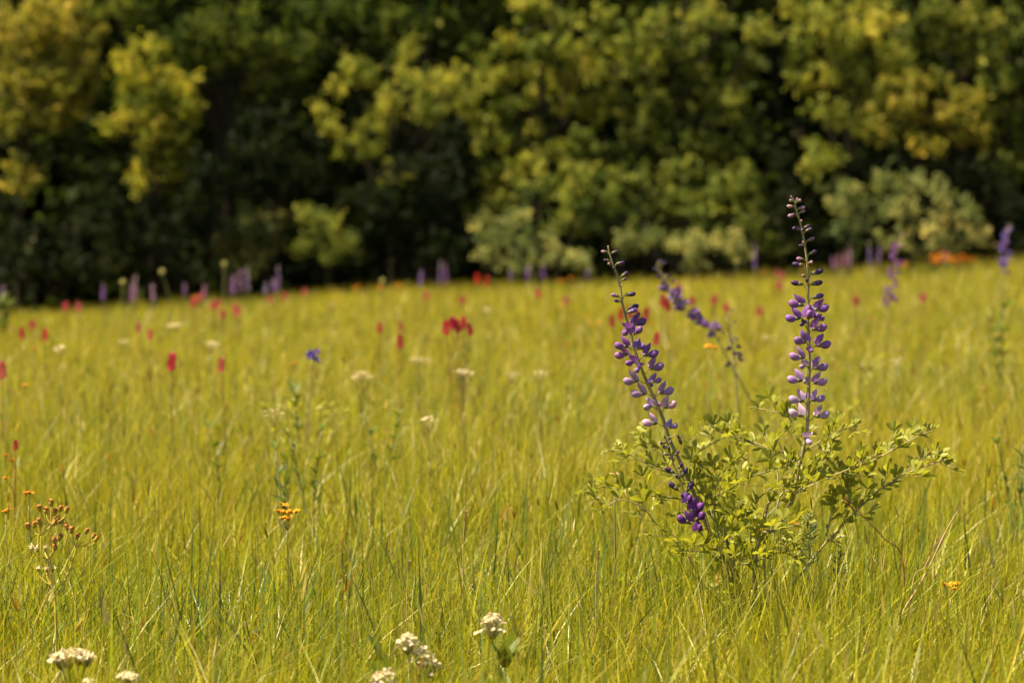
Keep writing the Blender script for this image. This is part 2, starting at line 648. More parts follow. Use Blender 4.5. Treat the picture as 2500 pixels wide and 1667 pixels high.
def make_tree(name, label, cat, lobes, Y, tone, base_u, leaf=0.085, upper=None, group=None, dens=1.0, flat=0.1, trunk_r=0.055, multi=1):
    """lobes in noted pixels: (u, v, ru, rv[, dy]) at the tree's own distance Y"""
    bx = PD(base_u, 640, Y).x
    bz = G(bx, Y)
    t = thing(name, label, cat, (bx, Y, bz), group)
    org = np.array([bx, Y, bz])
    pts, cols = [], []
    (cr, cg, cb), cv = TREE_COL[tone]
    cents = []
    tot = 0
    for lb in lobes:
        u, v, ru, rv = lb[:4]
        dy = lb[4] if len(lb) > 4 else random.uniform(-0.5, 0.5)
        y = Y + dy
        c = PD(u, v, y)
        s = y / FPX * DS
        rx, rz = ru * s, rv * s
        ry = (rx + rz) * 0.5
        cents.append((Vector(c), rx))
        area = rx * rz
        ncl = max(10, int(dens * 150 * area ** 0.8))
        p = lobe_points(c, (rx, ry, rz), ncl, 24, 0.088)
        pts.append(p)
        tw = np.repeat(rng.normal(0, 1, (ncl, 1)), 24, axis=0) + random.gauss(0, .8)
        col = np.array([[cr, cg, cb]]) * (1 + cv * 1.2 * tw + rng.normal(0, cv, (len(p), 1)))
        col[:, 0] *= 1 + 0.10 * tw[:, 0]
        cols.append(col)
    for (x, y, z, rx, ry, rz, n) in (upper or []):
        p = lobe_points((x, y, z), (rx, ry, rz), n, 12, 0.22)
        pts.append(p)
        cols.append(np.array([[cr, cg, cb]]) * (1 + rng.normal(0, cv, (len(p), 1))))
        cents.append((Vector((x, y, z)), rx))
    pts = np.concatenate(pts)
    cols = np.clip(np.concatenate(cols), 0.004, 0.6)
    zmin = ground(pts[:, 0], pts[:, 1]) + 0.03
    pts[:, 2] = np.maximum(pts[:, 2], zmin + rng.uniform(0, 0.15, len(pts)))
    V, Q, cc = leaf_quads(pts - org, leaf, cols, flat)
    obj('crown', np_mesh('crown', V, Q, None, M_TREE, cc), t)
    # trunk and limbs reaching into every bough
    mb = MB()
    top = max(c.z for c, r in cents)
    mx = sum(c.x for c, r in cents) / len(cents)
    for k in range(multi):
        ox = (k - (multi - 1) / 2) * 0.25
        axis = [Vector((ox, 0, -0.08)), Vector((ox + 0.3 * (mx - bx) * 0.4 + ox, 0.05, (top - bz) * 0.35)), Vector(((mx - bx) * 0.7 + ox * 3, 0.1, (top - bz) * 0.85))]
        ax = spline(axis, 5)
        mb.tube(ax, taper(len(ax), trunk_r, trunk_r * 0.3), 7)
    ax = spline([Vector((0, 0, -0.08)), Vector(((mx - bx) * 0.2, 0.05, (top - bz) * 0.35)), Vector(((mx - bx) * 0.7, 0.1, (top - bz) * 0.85))], 5)
    for c, r in cents:
        cl = Vector((c.x - bx, c.y - Y, c.z - bz))
        s0 = min(ax, key=lambda q: abs(q.z - cl.z * 0.55))
        mid = s0.lerp(cl, 0.5) + Vector((random.uniform(-.08, .08), random.uniform(-.08, .08), random.uniform(-0.05, .15)))
        sp = spline([s0, mid, cl], 4)
        mb.tube(sp, taper(len(sp), trunk_r * 0.38, trunk_r * 0.08), 5)
    obj('trunk', mb.mesh('trunk', M_BARK), t)
    return t


def make_woods():
    # upper crowns live far above the frame and shade what stands under them
    def up(x, y, z, r, n):
        return (x, y, z, r * 1.1, r, r * 0.9, n)

    make_tree('tree', 'olive yellow tree with tiered boughs, its lower half in deep shade', 'tree',
              [(40, 60, 75, 50), (120, 45, 80, 45), (60, 130, 85, 45), (150, 120, 75, 55), (120, 190, 85, 40), (40, 200, 45, 40), (195, 170, 45, 45),
               (90, 270, 60, 35), (160, 250, 55, 40), (20, 290, 40, 30), (210, 90, 30, 25), (60, 385, 55, 22), (40, 430, 40, 16), (170, 20, 30, 30)],
              45.0, 'olive', 40, upper=[up(-8.5, 46.5, 6.2, 1.7, 260), up(-6.6, 47.2, 7.2, 1.7, 240), up(-10.3, 46.5, 5.0, 1.5, 160)])
    make_tree('tree', 'bushy golden green young tree with bright top beside the olive tree', 'tree',
              [(325, 110, 26, 20), (365, 120, 16, 14), (290, 140, 20, 14), (320, 170, 55, 32), (370, 190, 50, 36), (300, 190, 35, 22), (420, 200, 34, 30), (340, 235, 60, 36), (400, 250, 55, 36),
               (440, 255, 24, 22), (300, 270, 40, 22), (345, 300, 48, 30), (410, 315, 50, 32), (255, 290, 22, 9), (360, 370, 50, 30), (320, 410, 34, 32), (410, 385, 40, 30), (345, 440, 34, 18)],
              43.2, 'gold', 350, leaf=0.07)
    make_tree('tree', 'tall dark green tree with rounded lit boughs behind the golden tree', 'tree',
              [(490, 50, 50, 48), (440, 95, 60, 50), (520, 110, 45, 60), (400, 90, 35, 40), (460, 150, 65, 30), (580, 100, 36, 26), (625, 105, 40, 30), (610, 170, 40, 34),
               (250, 25, 90, 30), (330, 40, 50, 30), (560, 40, 40, 30), (690, 110, 60, 60), (700, 40, 60, 40), (540, 175, 30, 20), (660, 180, 60, 40)],
              47.0, 'green', 520, upper=[up(-4.6, 48.5, 6.6, 2.0, 260), up(-2.4, 49, 7.6, 2.0, 240), up(-3.2, 47.5, 5.6, 1.6, 160)])
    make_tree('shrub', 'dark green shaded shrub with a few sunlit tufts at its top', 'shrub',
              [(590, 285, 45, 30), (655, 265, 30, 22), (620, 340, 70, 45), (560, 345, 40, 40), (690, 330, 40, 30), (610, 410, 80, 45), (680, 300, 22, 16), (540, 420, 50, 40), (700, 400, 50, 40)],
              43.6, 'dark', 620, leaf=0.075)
    make_tree('tree', 'slender open tree with upright leafy sprays and dark gaps', 'tree',
              [(800, 150, 18, 42), (845, 180, 12, 28), (770, 200, 20, 14), (740, 260, 10, 26), (765, 295, 12, 26), (790, 335, 12, 26), (820, 320, 18, 30), (850, 345, 20, 26), (880, 300, 14, 30),
               (895, 245, 26, 38), (925, 150, 14, 40), (950, 180, 28, 30), (970, 240, 32, 36), (1000, 200, 30, 30), (1040, 180, 34, 26), (1080, 215, 34, 30), (1000, 275, 26, 20),
               (1050, 240, 34, 22), (900, 400, 26, 26), (935, 425, 16, 14), (860, 270, 12, 28), (940, 110, 12, 20), (1110, 160, 24, 20)],
              44.0, 'lime', 900, leaf=0.065, dens=1.25)
    make_tree('tree', 'green tree crown with small lit tufts high above the slender tree', 'tree',
              [(1000, 40, 40, 30), (1050, 75, 45, 26), (960, 70, 30, 26), (1110, 30, 50, 26), (900, 40, 40, 26), (830, 60, 40, 30), (790, 20, 50, 20), (870, 110, 40, 24), (1090, 110, 36, 22)],
              47.5, 'green', 980, upper=[up(-0.9, 48.6, 6.6, 1.9, 240), up(-2.0, 48.0, 5.6, 1.3, 110)])
    make_tree('tree', 'bright yellow-green tree with many small rounded boughs in the wood edge', 'tree',
              [(1160, 110, 30, 24), (1190, 165, 34, 26), (1150, 190, 24, 18), (1240, 40, 50, 34), (1300, 60, 40, 30), (1250, 110, 50, 30), (1220, 225, 40, 26), (1170, 255, 40, 24), (1280, 190, 44, 32),
               (1330, 130, 40, 34), (1380, 60, 50, 36), (1370, 170, 50, 34), (1320, 240, 50, 30), (1110, 330, 30, 30), (1130, 400, 30, 26), (1180, 320, 40, 30), (1240, 300, 44, 30), (1400, 250, 44, 34),
               (1100, 280, 24, 20), (1200, 390, 44, 30), (1270, 360, 44, 30), (1160, 450, 40, 24), (1440, 120, 40, 40), (1210, 10, 40, 20)],
              44.0, 'lime', 1240, upper=[up(1.3, 47.5, 6.4, 1.9, 220)])
    make_tree('tree', 'broad mid green tree with hanging boughs between two brighter trees', 'tree',
              [(1500, 60, 60, 40), (1480, 150, 50, 36), (1560, 120, 50, 40), (1620, 50, 60, 40), (1500, 230, 44, 30), (1550, 260, 40, 30), (1600, 180, 50, 34), (1640, 250, 46, 34), (1700, 150, 30, 36),
               (1690, 230, 34, 26), (1700, 280, 40, 24), (1480, 310, 50, 34), (1560, 340, 50, 34), (1640, 350, 54, 36), (1430, 370, 44, 34), (1340, 330, 44, 34), (1380, 420, 50, 34), (1500, 410, 54, 34),
               (1600, 440, 54, 40), (1680, 420, 54, 40), (1720, 340, 30, 30), (1300, 440, 44, 30), (1430, 480, 44, 30), (1560, 510, 54, 34), (1650, 520, 50, 34), (1740, 480, 30, 40), (1750, 80, 40, 34)],
              44.8, 'mid', 1560, upper=[up(3.0, 47.5, 6.8, 2.0, 260), up(4.6, 48.5, 6.0, 1.8, 160)])
    make_tree('tree', 'sunny yellow-green tree with drooping layered boughs above the pale bush', 'tree',
              [(1870, 60, 50, 36), (1920, 40, 50, 30), (1850, 120, 40, 34), (1900, 130, 56, 40), (1820, 170, 28, 26), (1880, 190, 50, 26), (1960, 110, 50, 40), (1940, 170, 44, 30), (1900, 255, 36, 22),
               (1950, 280, 40, 20), (2020, 60, 50, 36), (2040, 130, 50, 36), (1980, 220, 44, 26), (1880, 340, 28, 22), (1910, 370, 24, 18), (1870, 390, 20, 16), (2010, 10, 50, 20), (1830, 20, 30, 20)],
              43.8, 'lime', 1950, upper=[up(6.2, 47.0, 6.2, 1.8, 220)])
    make_tree('tree', 'olive green tree with dense rounded crown behind the layered tree', 'tree',
              [(2080, 200, 60, 34), (2040, 250, 60, 34), (2120, 260, 60, 36), (2180, 300, 50, 34), (2080, 310, 60, 26), (2210, 240, 44, 34), (2150, 190, 44, 30), (2240, 320, 40, 30), (2010, 300, 40, 20), (2130, 340, 40, 16)],
              45.6, 'olive', 2140)
    make_tree('tree', 'large green tree with lit clumps at the meadow corner above orange flowers', 'tree',
              [(2230, 40, 60, 40), (2180, 110, 50, 40), (2260, 130, 50, 40), (2320, 70, 50, 50), (2300, 200, 50, 40), (2340, 280, 40, 40), (2110, 60, 50, 40), (2270, 250, 40, 30), (2330, 370, 36, 36), (2150, 20, 40, 20),
               (2400, 150, 50, 60), (2420, 300, 50, 60), (2460, 60, 50, 50)],
              46.0, 'mid', 2310, upper=[up(8.4, 48.0, 6.4, 2.0, 240), up(10.5, 47.5, 5.0, 2.0, 160)])
    make_tree('bush', 'low pale cream-green bush leaning out over the meadow edge', 'bush',
              [(1120, 555, 40, 22), (1180, 545, 40, 28), (1240, 560, 46, 30), (1290, 580, 40, 22), (1140, 590, 50, 24), (1215, 600, 60, 22), (1330, 605, 34, 16), (1110, 520, 22, 18), (1180, 505, 30, 16)],
              41.0, 'pale', 1200, leaf=0.07, trunk_r=0.02, multi=3, dens=.6)
    make_tree('bush', 'rounded pale grey-green bush standing below the layered tree', 'bush',
              [(1950, 440, 36, 24), (2030, 425, 34, 26), (2110, 430, 46, 30), (2170, 450, 46, 34), (2230, 490, 40, 36), (2000, 480, 50, 32), (2080, 490, 56, 36), (2150, 520, 60, 36), (1960, 520, 44, 30),
               (2050, 550, 56, 26), (2240, 545, 40, 30), (1930, 480, 26, 26), (2160, 570, 60, 20)],
              42.5, 'pale', 2090, leaf=0.07, trunk_r=0.02, multi=3, dens=0.5)
    make_tree('bush', 'low shrub with scattered cream flower sprays beneath the broad green tree', 'bush',
              [(1450, 570, 30, 12), (1500, 545, 22, 12), (1560, 565, 24, 20), (1620, 550, 34, 14), (1670, 560, 26, 20), (1700, 585, 18, 12), (1440, 545, 14, 12), (1590, 595, 26, 10)],
              41.5, 'pale', 1560, leaf=0.06, trunk_r=0.02, multi=4, dens=0.28)
    make_tree('shrub', 'wide mid green thicket of young stems under the broad green tree', 'shrub',
              [(1150, 470, 40, 26), (1230, 440, 44, 30), (1300, 480, 44, 30), (1380, 450, 48, 32), (1450, 490, 44, 30), (1530, 450, 48, 36), (1600, 490, 44, 34), (1660, 450, 44, 36), (1720, 410, 34, 36), (1560, 390, 40, 28),
               (1480, 540, 50, 24), (1620, 540, 50, 24), (1360, 530, 50, 26), (1270, 520, 40, 24), (1440, 410, 44, 28), (1720, 500, 34, 34), (1330, 400, 40, 26), (1780, 570, 40, 24)],
              42.8, 'mid', 1480, leaf=0.075, trunk_r=0.025, multi=5, dens=0.9)
    make_tree('shrub', 'small sparse yellow-green sapling at the edge of deep shade', 'shrub',
              [(705, 490, 14, 14), (740, 545, 16, 26), (770, 520, 16, 26), (800, 560, 24, 18), (760, 585, 30, 16), (690, 560, 20, 16), (730, 510, 10, 20)],
              42.2, 'mid', 755, leaf=0.055, trunk_r=0.02, dens=0.45)
    make_tree('shrub', 'dim grey-green shrub in shade behind the purple flowers', 'shrub',
              [(560, 520, 44, 40), (610, 560, 50, 40), (520, 570, 50, 40), (640, 500, 34, 24), (570, 600, 70, 30)],
              43.6, 'grey', 570, trunk_r=0.03, multi=2, dens=0.8)
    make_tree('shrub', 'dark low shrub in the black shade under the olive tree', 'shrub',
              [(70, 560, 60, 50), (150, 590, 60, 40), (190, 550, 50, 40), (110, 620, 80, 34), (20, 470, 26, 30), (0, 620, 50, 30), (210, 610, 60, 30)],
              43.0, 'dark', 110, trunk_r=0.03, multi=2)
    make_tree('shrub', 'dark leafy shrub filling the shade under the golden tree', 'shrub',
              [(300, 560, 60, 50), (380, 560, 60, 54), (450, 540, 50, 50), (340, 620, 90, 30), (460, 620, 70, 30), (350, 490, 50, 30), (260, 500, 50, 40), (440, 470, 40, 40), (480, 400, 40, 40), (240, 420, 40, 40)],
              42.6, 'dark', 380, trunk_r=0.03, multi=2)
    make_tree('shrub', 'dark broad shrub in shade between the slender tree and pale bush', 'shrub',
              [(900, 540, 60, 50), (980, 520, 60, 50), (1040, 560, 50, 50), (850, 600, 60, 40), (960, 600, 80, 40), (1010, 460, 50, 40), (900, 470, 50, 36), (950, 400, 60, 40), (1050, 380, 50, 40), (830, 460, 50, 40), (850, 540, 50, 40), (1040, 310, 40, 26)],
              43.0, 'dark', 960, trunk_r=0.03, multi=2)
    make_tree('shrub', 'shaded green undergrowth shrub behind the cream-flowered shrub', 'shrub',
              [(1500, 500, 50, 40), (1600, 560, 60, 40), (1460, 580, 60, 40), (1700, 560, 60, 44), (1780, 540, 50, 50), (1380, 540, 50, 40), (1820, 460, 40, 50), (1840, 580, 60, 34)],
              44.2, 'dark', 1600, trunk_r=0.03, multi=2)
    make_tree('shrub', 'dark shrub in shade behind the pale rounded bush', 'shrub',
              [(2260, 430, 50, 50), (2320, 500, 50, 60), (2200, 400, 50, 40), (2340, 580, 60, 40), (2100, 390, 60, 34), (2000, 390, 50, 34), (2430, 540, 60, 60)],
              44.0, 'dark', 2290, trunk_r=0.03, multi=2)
    # the wood behind: one mass nobody could count
    n = 90000
    x = rng.uniform(-17, 17, n)
    y = rng.uniform(47.5, 62, n)
    z = rng.uniform(0, 1, n) ** 0.8 * (9.5 + 1.5 * smooth_noise(x, y, 31, 3.0))
    hole = smooth_noise(x + z * 0.7, y + z * 0.9, 33, 1.4) + rng.normal(0, 0.35, n) > -0.25
    x, y, z = x[hole], y[hole], z[hole]
    c = np.stack([x, y, z + ground(x, y)], 1)
    V, Q, cc = leaf_quads(c, 0.36, np.array([[0.040, 0.055, 0.012]]) * (1 + rng.normal(0, 0.2, (len(c), 1))).clip(0.4, 2), 0.4)
    # thicker growth at its back, then trunks, joined with it
    n2 = 42000
    x2 = rng.uniform(-19, 19, n2)
    y2 = rng.uniform(58, 66, n2)
    c2 = np.stack([x2, y2, ground(x2, y2) + rng.uniform(0, 9.5, n2)], 1)
    V2, Q2, cc2 = leaf_quads(c2, 0.62, np.array([[0.035, 0.048, 0.012]]) * (1 + rng.normal(0, 0.2, (n2, 1))).clip(0.4, 2), 0.3)
    Vs, Qs, Cs = [V, V2], [Q, Q2 + len(V)], [cc, cc2]
    off = len(V) + len(V2)
    for k in range(46):
        bx, by = random.uniform(-17, 17), random.uniform(48.5, 60)
        bz = G(bx, by)
        r = random.uniform(0.09, 0.2)
        lx = random.uniform(-0.5, 0.5)
        ang = np.arange(6) / 6 * 2 * np.pi
        ring = np.stack([np.cos(ang), np.sin(ang), 0 * ang], 1)
        lv = [ring * r * (1 - 0.1 * i) + np.array([bx + lx * i / 6, by, bz - 0.1 + i * 1.5]) for i in range(6)]
        lv = np.concatenate(lv)
        q = [(i * 6 + j, i * 6 + (j + 1) % 6, (i + 1) * 6 + (j + 1) % 6, (i + 1) * 6 + j) for i in range(5) for j in range(6)]
        Vs.append(lv)
        Qs.append(np.array(q) + off)
        Cs.append(np.tile([[0.05, 0.04, 0.03]], (len(lv), 1)))
        off += len(lv)
    o = obj('woods', np_mesh('woods', np.concatenate(Vs), np.concatenate(Qs), None, M_TREE, np.concatenate(Cs)))
    o['kind'] = 'stuff'
    o['label'] = 'dense dark wood closing off the far side of the meadow'
    o['category'] = 'woods'


make_woods()


# ------------------------------------------------------------------ wild indigo: flowers, buds, leaves
def flower_mesh(name, openness=1.0, seed=0):
    """pea flower, X outward: calyx, two wings over the keel, folded upright banner (metres)"""
    rr = random.Random(seed)
    mb = MB()
    mm = 0.001
    mb.lathe([(0, 0.7 * mm), (1.5 * mm, 1.6 * mm), (4 * mm, 2.7 * mm), (6.5 * mm, 3.0 * mm), (8 * mm, 2.4 * mm)], 8, 1)
    # wings and keel: two plump shells side by side
    for sgn in (-1, 1):
        vs_, fs = [], []
        nu, nv = 8, 8
        for i in range(nu + 1):
            t = i / nu
            x = (6.5 + 15.5 * t) * mm
            rad = math.sin(math.pi * min(1, max(0, 0.08 + 0.92 * t))) ** 0.55 * (0.62 + 0.45 * t)
            if i == nu:
                rad = 0.12
            for k in range(nv):
                w = 2 * math.pi * k / nv
                vs_.append((x, sgn * (1.9 * mm) * rad + math.cos(w) * 3.5 * mm * rad * (0.75 + 0.25 * openness), math.sin(w) * 6.3 * mm * rad + (-0.6 + 2.2 * t * t) * mm))
        for i in range(nu):
            for k in range(nv):
                fs.append((i * nv + k, i * nv + (k + 1) % nv, (i + 1) * nv + (k + 1) % nv, (i + 1) * nv + k))
        fs.append(tuple(range(nu * nv, nu * nv + nv)))
        mb.add(vs_, fs, 0)
    # banner
    nu, nv = 8, 8
    tilt = R(44 + 24 * openness + rr.uniform(-6, 6))
    fold = R(30 + 16 * openness + rr.uniform(-6, 6))
    vs_, fs = [], []
    for i in range(nu + 1):
        t = i / nu
        for k in range(nv + 1):
            v = -1 + 2 * k / nv
            a = abs(v)
            wid = 13.5 * mm * (0.30 * (1 - t) + 0.90 * math.sin(math.pi * (0.14 + 0.77 * t ** 0.9)) ** 0.6)
            L = 16.5 * mm * t * (1 - 0.08 * max(0, 1 - 4 * a) * t)
            cx = 6.0 * mm + math.cos(tilt) * L + 2.2 * mm * math.sin(math.pi * t * 0.9) * (1 - a * 0.5)
            cz = 1.0 * mm + math.sin(tilt) * L
            back = wid * (0.25 * a + 0.75 * a * a ** 0.5) * math.cos(fold)
            y = wid * v * math.sin(fold) * (1 - 0.12 * a)
            vs_.append((cx - back * math.sin(tilt) * 0.9, y, cz + back * math.cos(tilt) * 0.35 - 2.6 * mm * a * a * t * t))
    for i in range(nu):
        for k in range(nv):
            q = i * (nv + 1) + k
            fs.append((q, q + 1, q + nv + 2, q + nv + 1))
    mb.add(vs_, fs, 0)
    return mb.mesh(name, [M_PETAL, M_CALYX])


def bud_mesh(name, L, r, calyx, seed):
    mb = MB()
    mm = 0.001
    mb.lathe([(0, 0.7 * mm), (calyx * 0.3, r * 0.62), (calyx * 0.8, r * 0.86), (calyx, r * 0.7)], 8, 1, bend=1.5)
    pr = []
    for i in range(8):
        t = i / 7
        pr.append((calyx * 0.75 + (L - calyx * 0.75) * t, r * (0.72 + 0.35 * math.sin(math.pi * t * 0.8)) * math.sqrt(max(0.0, 1 - t ** 3.2)) + 0.00012))
    mb.lathe(pr, 8, 0, squash=0.78, bend=1.5)
    return mb.mesh(name, [M_PETAL, M_CALYX])


FLOWERS = [flower_mesh('flower', 1.0, 1), flower_mesh('flower', 0.85, 2), flower_mesh('flower', 1.1, 3), flower_mesh('flower', 0.45, 4)]
BUDS = [bud_mesh('bud', 0.013, 0.0028, 0.0062, 1), bud_mesh('bud', 0.018, 0.0036, 0.0075, 2), bud_mesh('bud', 0.0085, 0.0023, 0.0055, 3)]
WILTS = []
for k in range(2):
    mb_ = MB()
    mb_.lathe([(0, .0007), (.003, .0022), (.006, .0026), (.008, .0018)], 7, 0)
    mb_.lathe([(.007, .0016), (.011, .003), (.016, .0036), (.019, .0024), (.0205, .0006)], 7, 0, squash=.7, bend=-4)
    mb_.blade((.007, 0, .001), (.3, 0, 1), (1, 0, 0), .010, .006, 0, 3, cup=.6)
    WILTS.append(mb_.mesh('wilted_flower', [M_WILT, M_CALYX]))


def leaf_mesh(name, seed, L=0.021, W=0.0098, close=0.0):
    rr = random.Random(seed)
    mb = MB()
    mb.tube([(0, 0, 0), (0.005, 0, 0.0008)], [0.0007, 0.0006], 4, 1)
    for a in (-1, 0, 1):
        ang = R((52 - 30 * close) * a + rr.uniform(-8, 8))
        pit = R(rr.uniform(0, 25) + 12 * close)
        d = Vector((math.cos(ang) * math.cos(pit), math.sin(ang) * math.cos(pit), math.sin(pit)))
        n = Vector((-math.sin(pit) * math.cos(ang), -math.sin(pit) * math.sin(ang) + rr.uniform(-.5, .5) * 1.0 + 0.4 * a, math.cos(pit)))
        mb.blade((0.005, 0, 0.0008), d, n, L * rr.uniform(0.85, 1.1), W * rr.uniform(0.85, 1.1), 0, 5, cup=0.28 + 0.2 * close, bend=rr.uniform(-0.12, 0.06), shape='obovate')
    return mb.mesh(name, [M_PLEAF, M_STEM])


LEAVES = [leaf_mesh('leaf', 10 + k, 0.0215 + 0.0015 * (k % 3), 0.0098, 0.0 if k < 5 else 0.7) for k in range(7)]
SMALL = [leaf_mesh('leaf', 30 + k, 0.0145, 0.0058, 0.85) for k in range(3)]


def z3(u, v):
    return (1460 + u / 3.265, 580 + v / 3.265)


def z4(u, v):
    return (1850 + u / 2.34, 460 + v / 2.34)


def z2(u, v):
    return (1400 + u / 2.476, 900 + v / 2.476)


DARKP = (0.055, 0.022, 0.095)
PURP = (0.20, 0.085, 0.33)
LILAC = (0.34, 0.205, 0.42)
PALEL = (0.46, 0.33, 0.47)
VIOLET = (0.135, 0.036, 0.215)
PINKB = (0.33, 0.19, 0.24)


def mixc(a, b, t):
    return tuple(x + (y - x) * t for x, y in zip(a, b))


def raceme(plant, org, conv, axis, items, Y, base_pts, r0, r1, mat, dy_axis=0.0, label=None):
    """axis: pixel polyline, tip first; items: (base px, tip px, kind, colour, toward) ; base_pts: world points that carry the axis to the ground"""
    ap = [P(*conv(*a), Y) - org for a in axis] + [b - org for b in base_pts]
    sp = spline(ap, 4)
    mb = MB()
    mb.tube(sp, taper(len(sp), r1, r0), 8, 0)
    todo = []
    for it in items:
        (bu, bv), (tu, tv), kind, colr, toward = it
        depth = math.sin(R(toward)) * 0.018
        b = P(*conv(bu, bv), Y - depth * 0.9) - org
        tpt = P(*conv(tu, tv), Y - depth * 0.9) - org
        d2 = tpt - b
        ln = d2.length
        d = d2.normalized() if ln > 1e-5 else Vector((0, 0, 1))
        ct = math.cos(R(toward))
        d = (d * ct + Vector((0, -1, 0)) * math.sin(R(toward))).normalized()
        # pedicel: leaves the axis a little below and curves out
        cand = [q for q in sp if q.z < b.z - 0.004] or [sp[-1]]
        a0 = min(cand, key=lambda q: (q - b).length + abs((b.z - q.z) - 0.010) * 0.7)
        ped = spline([a0, a0.lerp(b, 0.55) + Vector((0, 0, -0.0012)), b], 3)
        mb.tube(ped, taper(len(ped), 0.0010, 0.0009), 5, 0)
        full = max(ln / max(ct, 0.45), 0.004)
        todo.append((b, d, full, kind, colr))
    r = obj('raceme', mb.mesh('raceme', mat), plant)
    if label:
        r['label'] = label
    for b, d, full, kind, colr in todo:
        colr = tuple(max(0.01, c * random.uniform(0.86, 1.14)) for c in colr)
        if kind == 'f':
            me, base_l, nm = random.choice(FLOWERS[:3]), 0.0228, 'flower'
        elif kind == 'h':
            me, base_l, nm = FLOWERS[3], 0.0228, 'flower'
        elif kind == 'B':
            me, base_l, nm = BUDS[1], 0.018, 'bud'
        elif kind == 'b':
            me, base_l, nm = BUDS[0], 0.013, 'bud'
        elif kind == 't':
            me, base_l, nm = BUDS[2], 0.0085, 'bud'
        else:
            me, base_l, nm = random.choice(WILTS), 0.0205, 'wilted_flower'
        s = min(1.4, max(0.65, full / base_l * (1.13 if kind in 'fh' else 1.05)))
        up = Vector((random.uniform(-.12, .12), random.uniform(-.2, .2), 1))
        obj(nm, me, r, M=frame(d, up, b, s), color=colr)
    return r, sp


YP = 5.40
bpx = z2(930, 1235)
base_w = P(bpx[0], bpx[1], YP)
base_g = Vector((base_w.x + 0.03, YP, G(base_w.x + 0.03, YP) - 0.01))
plant = thing('wild_indigo_plant', 'large wild indigo plant with two tall lilac flower spikes over spreading leafy branches', 'plant', base_g)
ORG = base_g


PENDING = []


def leafy(poly, dy0, dy1, n, r0=0.0022, r1=0.0008, mat=M_STEM, twigs=True, start=0.12, anchor=None, tipn=4, name='branch', size=1.0, conv=z2, Yb=None, org=None, root=None):
    """a leafy branch from noted pixels, with short side twigs; leaves are its pieces"""
    Yb = YP if Yb is None else Yb
    org = ORG if org is None else org
    root = plant if root is None else root
    m = len(poly)
    pts = [P(*conv(*q), Yb + dy0 + (dy1 - dy0) * i / (m - 1)) - org for i, q in enumerate(poly)]
    if anchor is not None:
        pts = [anchor - org] + pts
    sp = spline(pts, 6)
    mb = MB()
    mb.tube(sp, taper(len(sp), r0, r1), 6, 0)
    spots = []
    N = len(sp)
    for k in range(n):
        t = start + (1 - start) * (k + random.uniform(-.2, .2)) / n
        i = min(N - 2, max(0, int(t * (N - 1))))
        p = sp[i].lerp(sp[i + 1], random.random())
        tg = (sp[i + 1] - sp[i]).normalized()
        side = tg.cross(Vector((random.gauss(0, 1), random.gauss(0, 1), random.gauss(0, 1)))).normalized()
        side = (side + Vector((0, 0, 0.55))).normalized()
        if twigs and k % 2 == 0 and t < 0.93:
            L = random.uniform(0.02, 0.055) * (1.15 - 0.6 * t)
            dd = (tg * 0.6 + side).normalized()
            e = p + dd * L
            mb.tube([p, p.lerp(e, 0.5) + Vector((0, 0, -0.001)), e], [r1 * 1.0, r1 * 0.8, r1 * 0.6], 4, 0)
            spots.append((e, dd, 1, False))
            s2 = dd.cross(Vector((random.gauss(0, 1), random.gauss(0, 1), random.gauss(0, 1)))).normalized()
            spots.append((p.lerp(e, 0.6), (dd * 0.4 + s2 + Vector((0, 0, .3))).normalized(), 1, False))
        else:
            spots.append((p, (tg * 0.5 + side).normalized(), 1, t > 0.8))
    tg = (sp[-1] - sp[-3]).normalized()
    for k in range(tipn):
        s2 = tg.cross(Vector((random.gauss(0, 1), random.gauss(0, 1), random.gauss(0, 1)))).normalized()
        spots.append((sp[-1] - tg * 0.010 * k, (tg + s2 * 0.55).normalized(), 1, True))
    br = obj(name, mb.mesh(name, mat), root)
    for p, d, s, small in spots:
        me = random.choice(SMALL if small else LEAVES)
        up = Vector((random.gauss(0, .5), random.gauss(-0.15, .5), 1))
        PENDING.append((br, me, frame(d, up, p, size * random.uniform(0.9, 1.25))))
    return sp


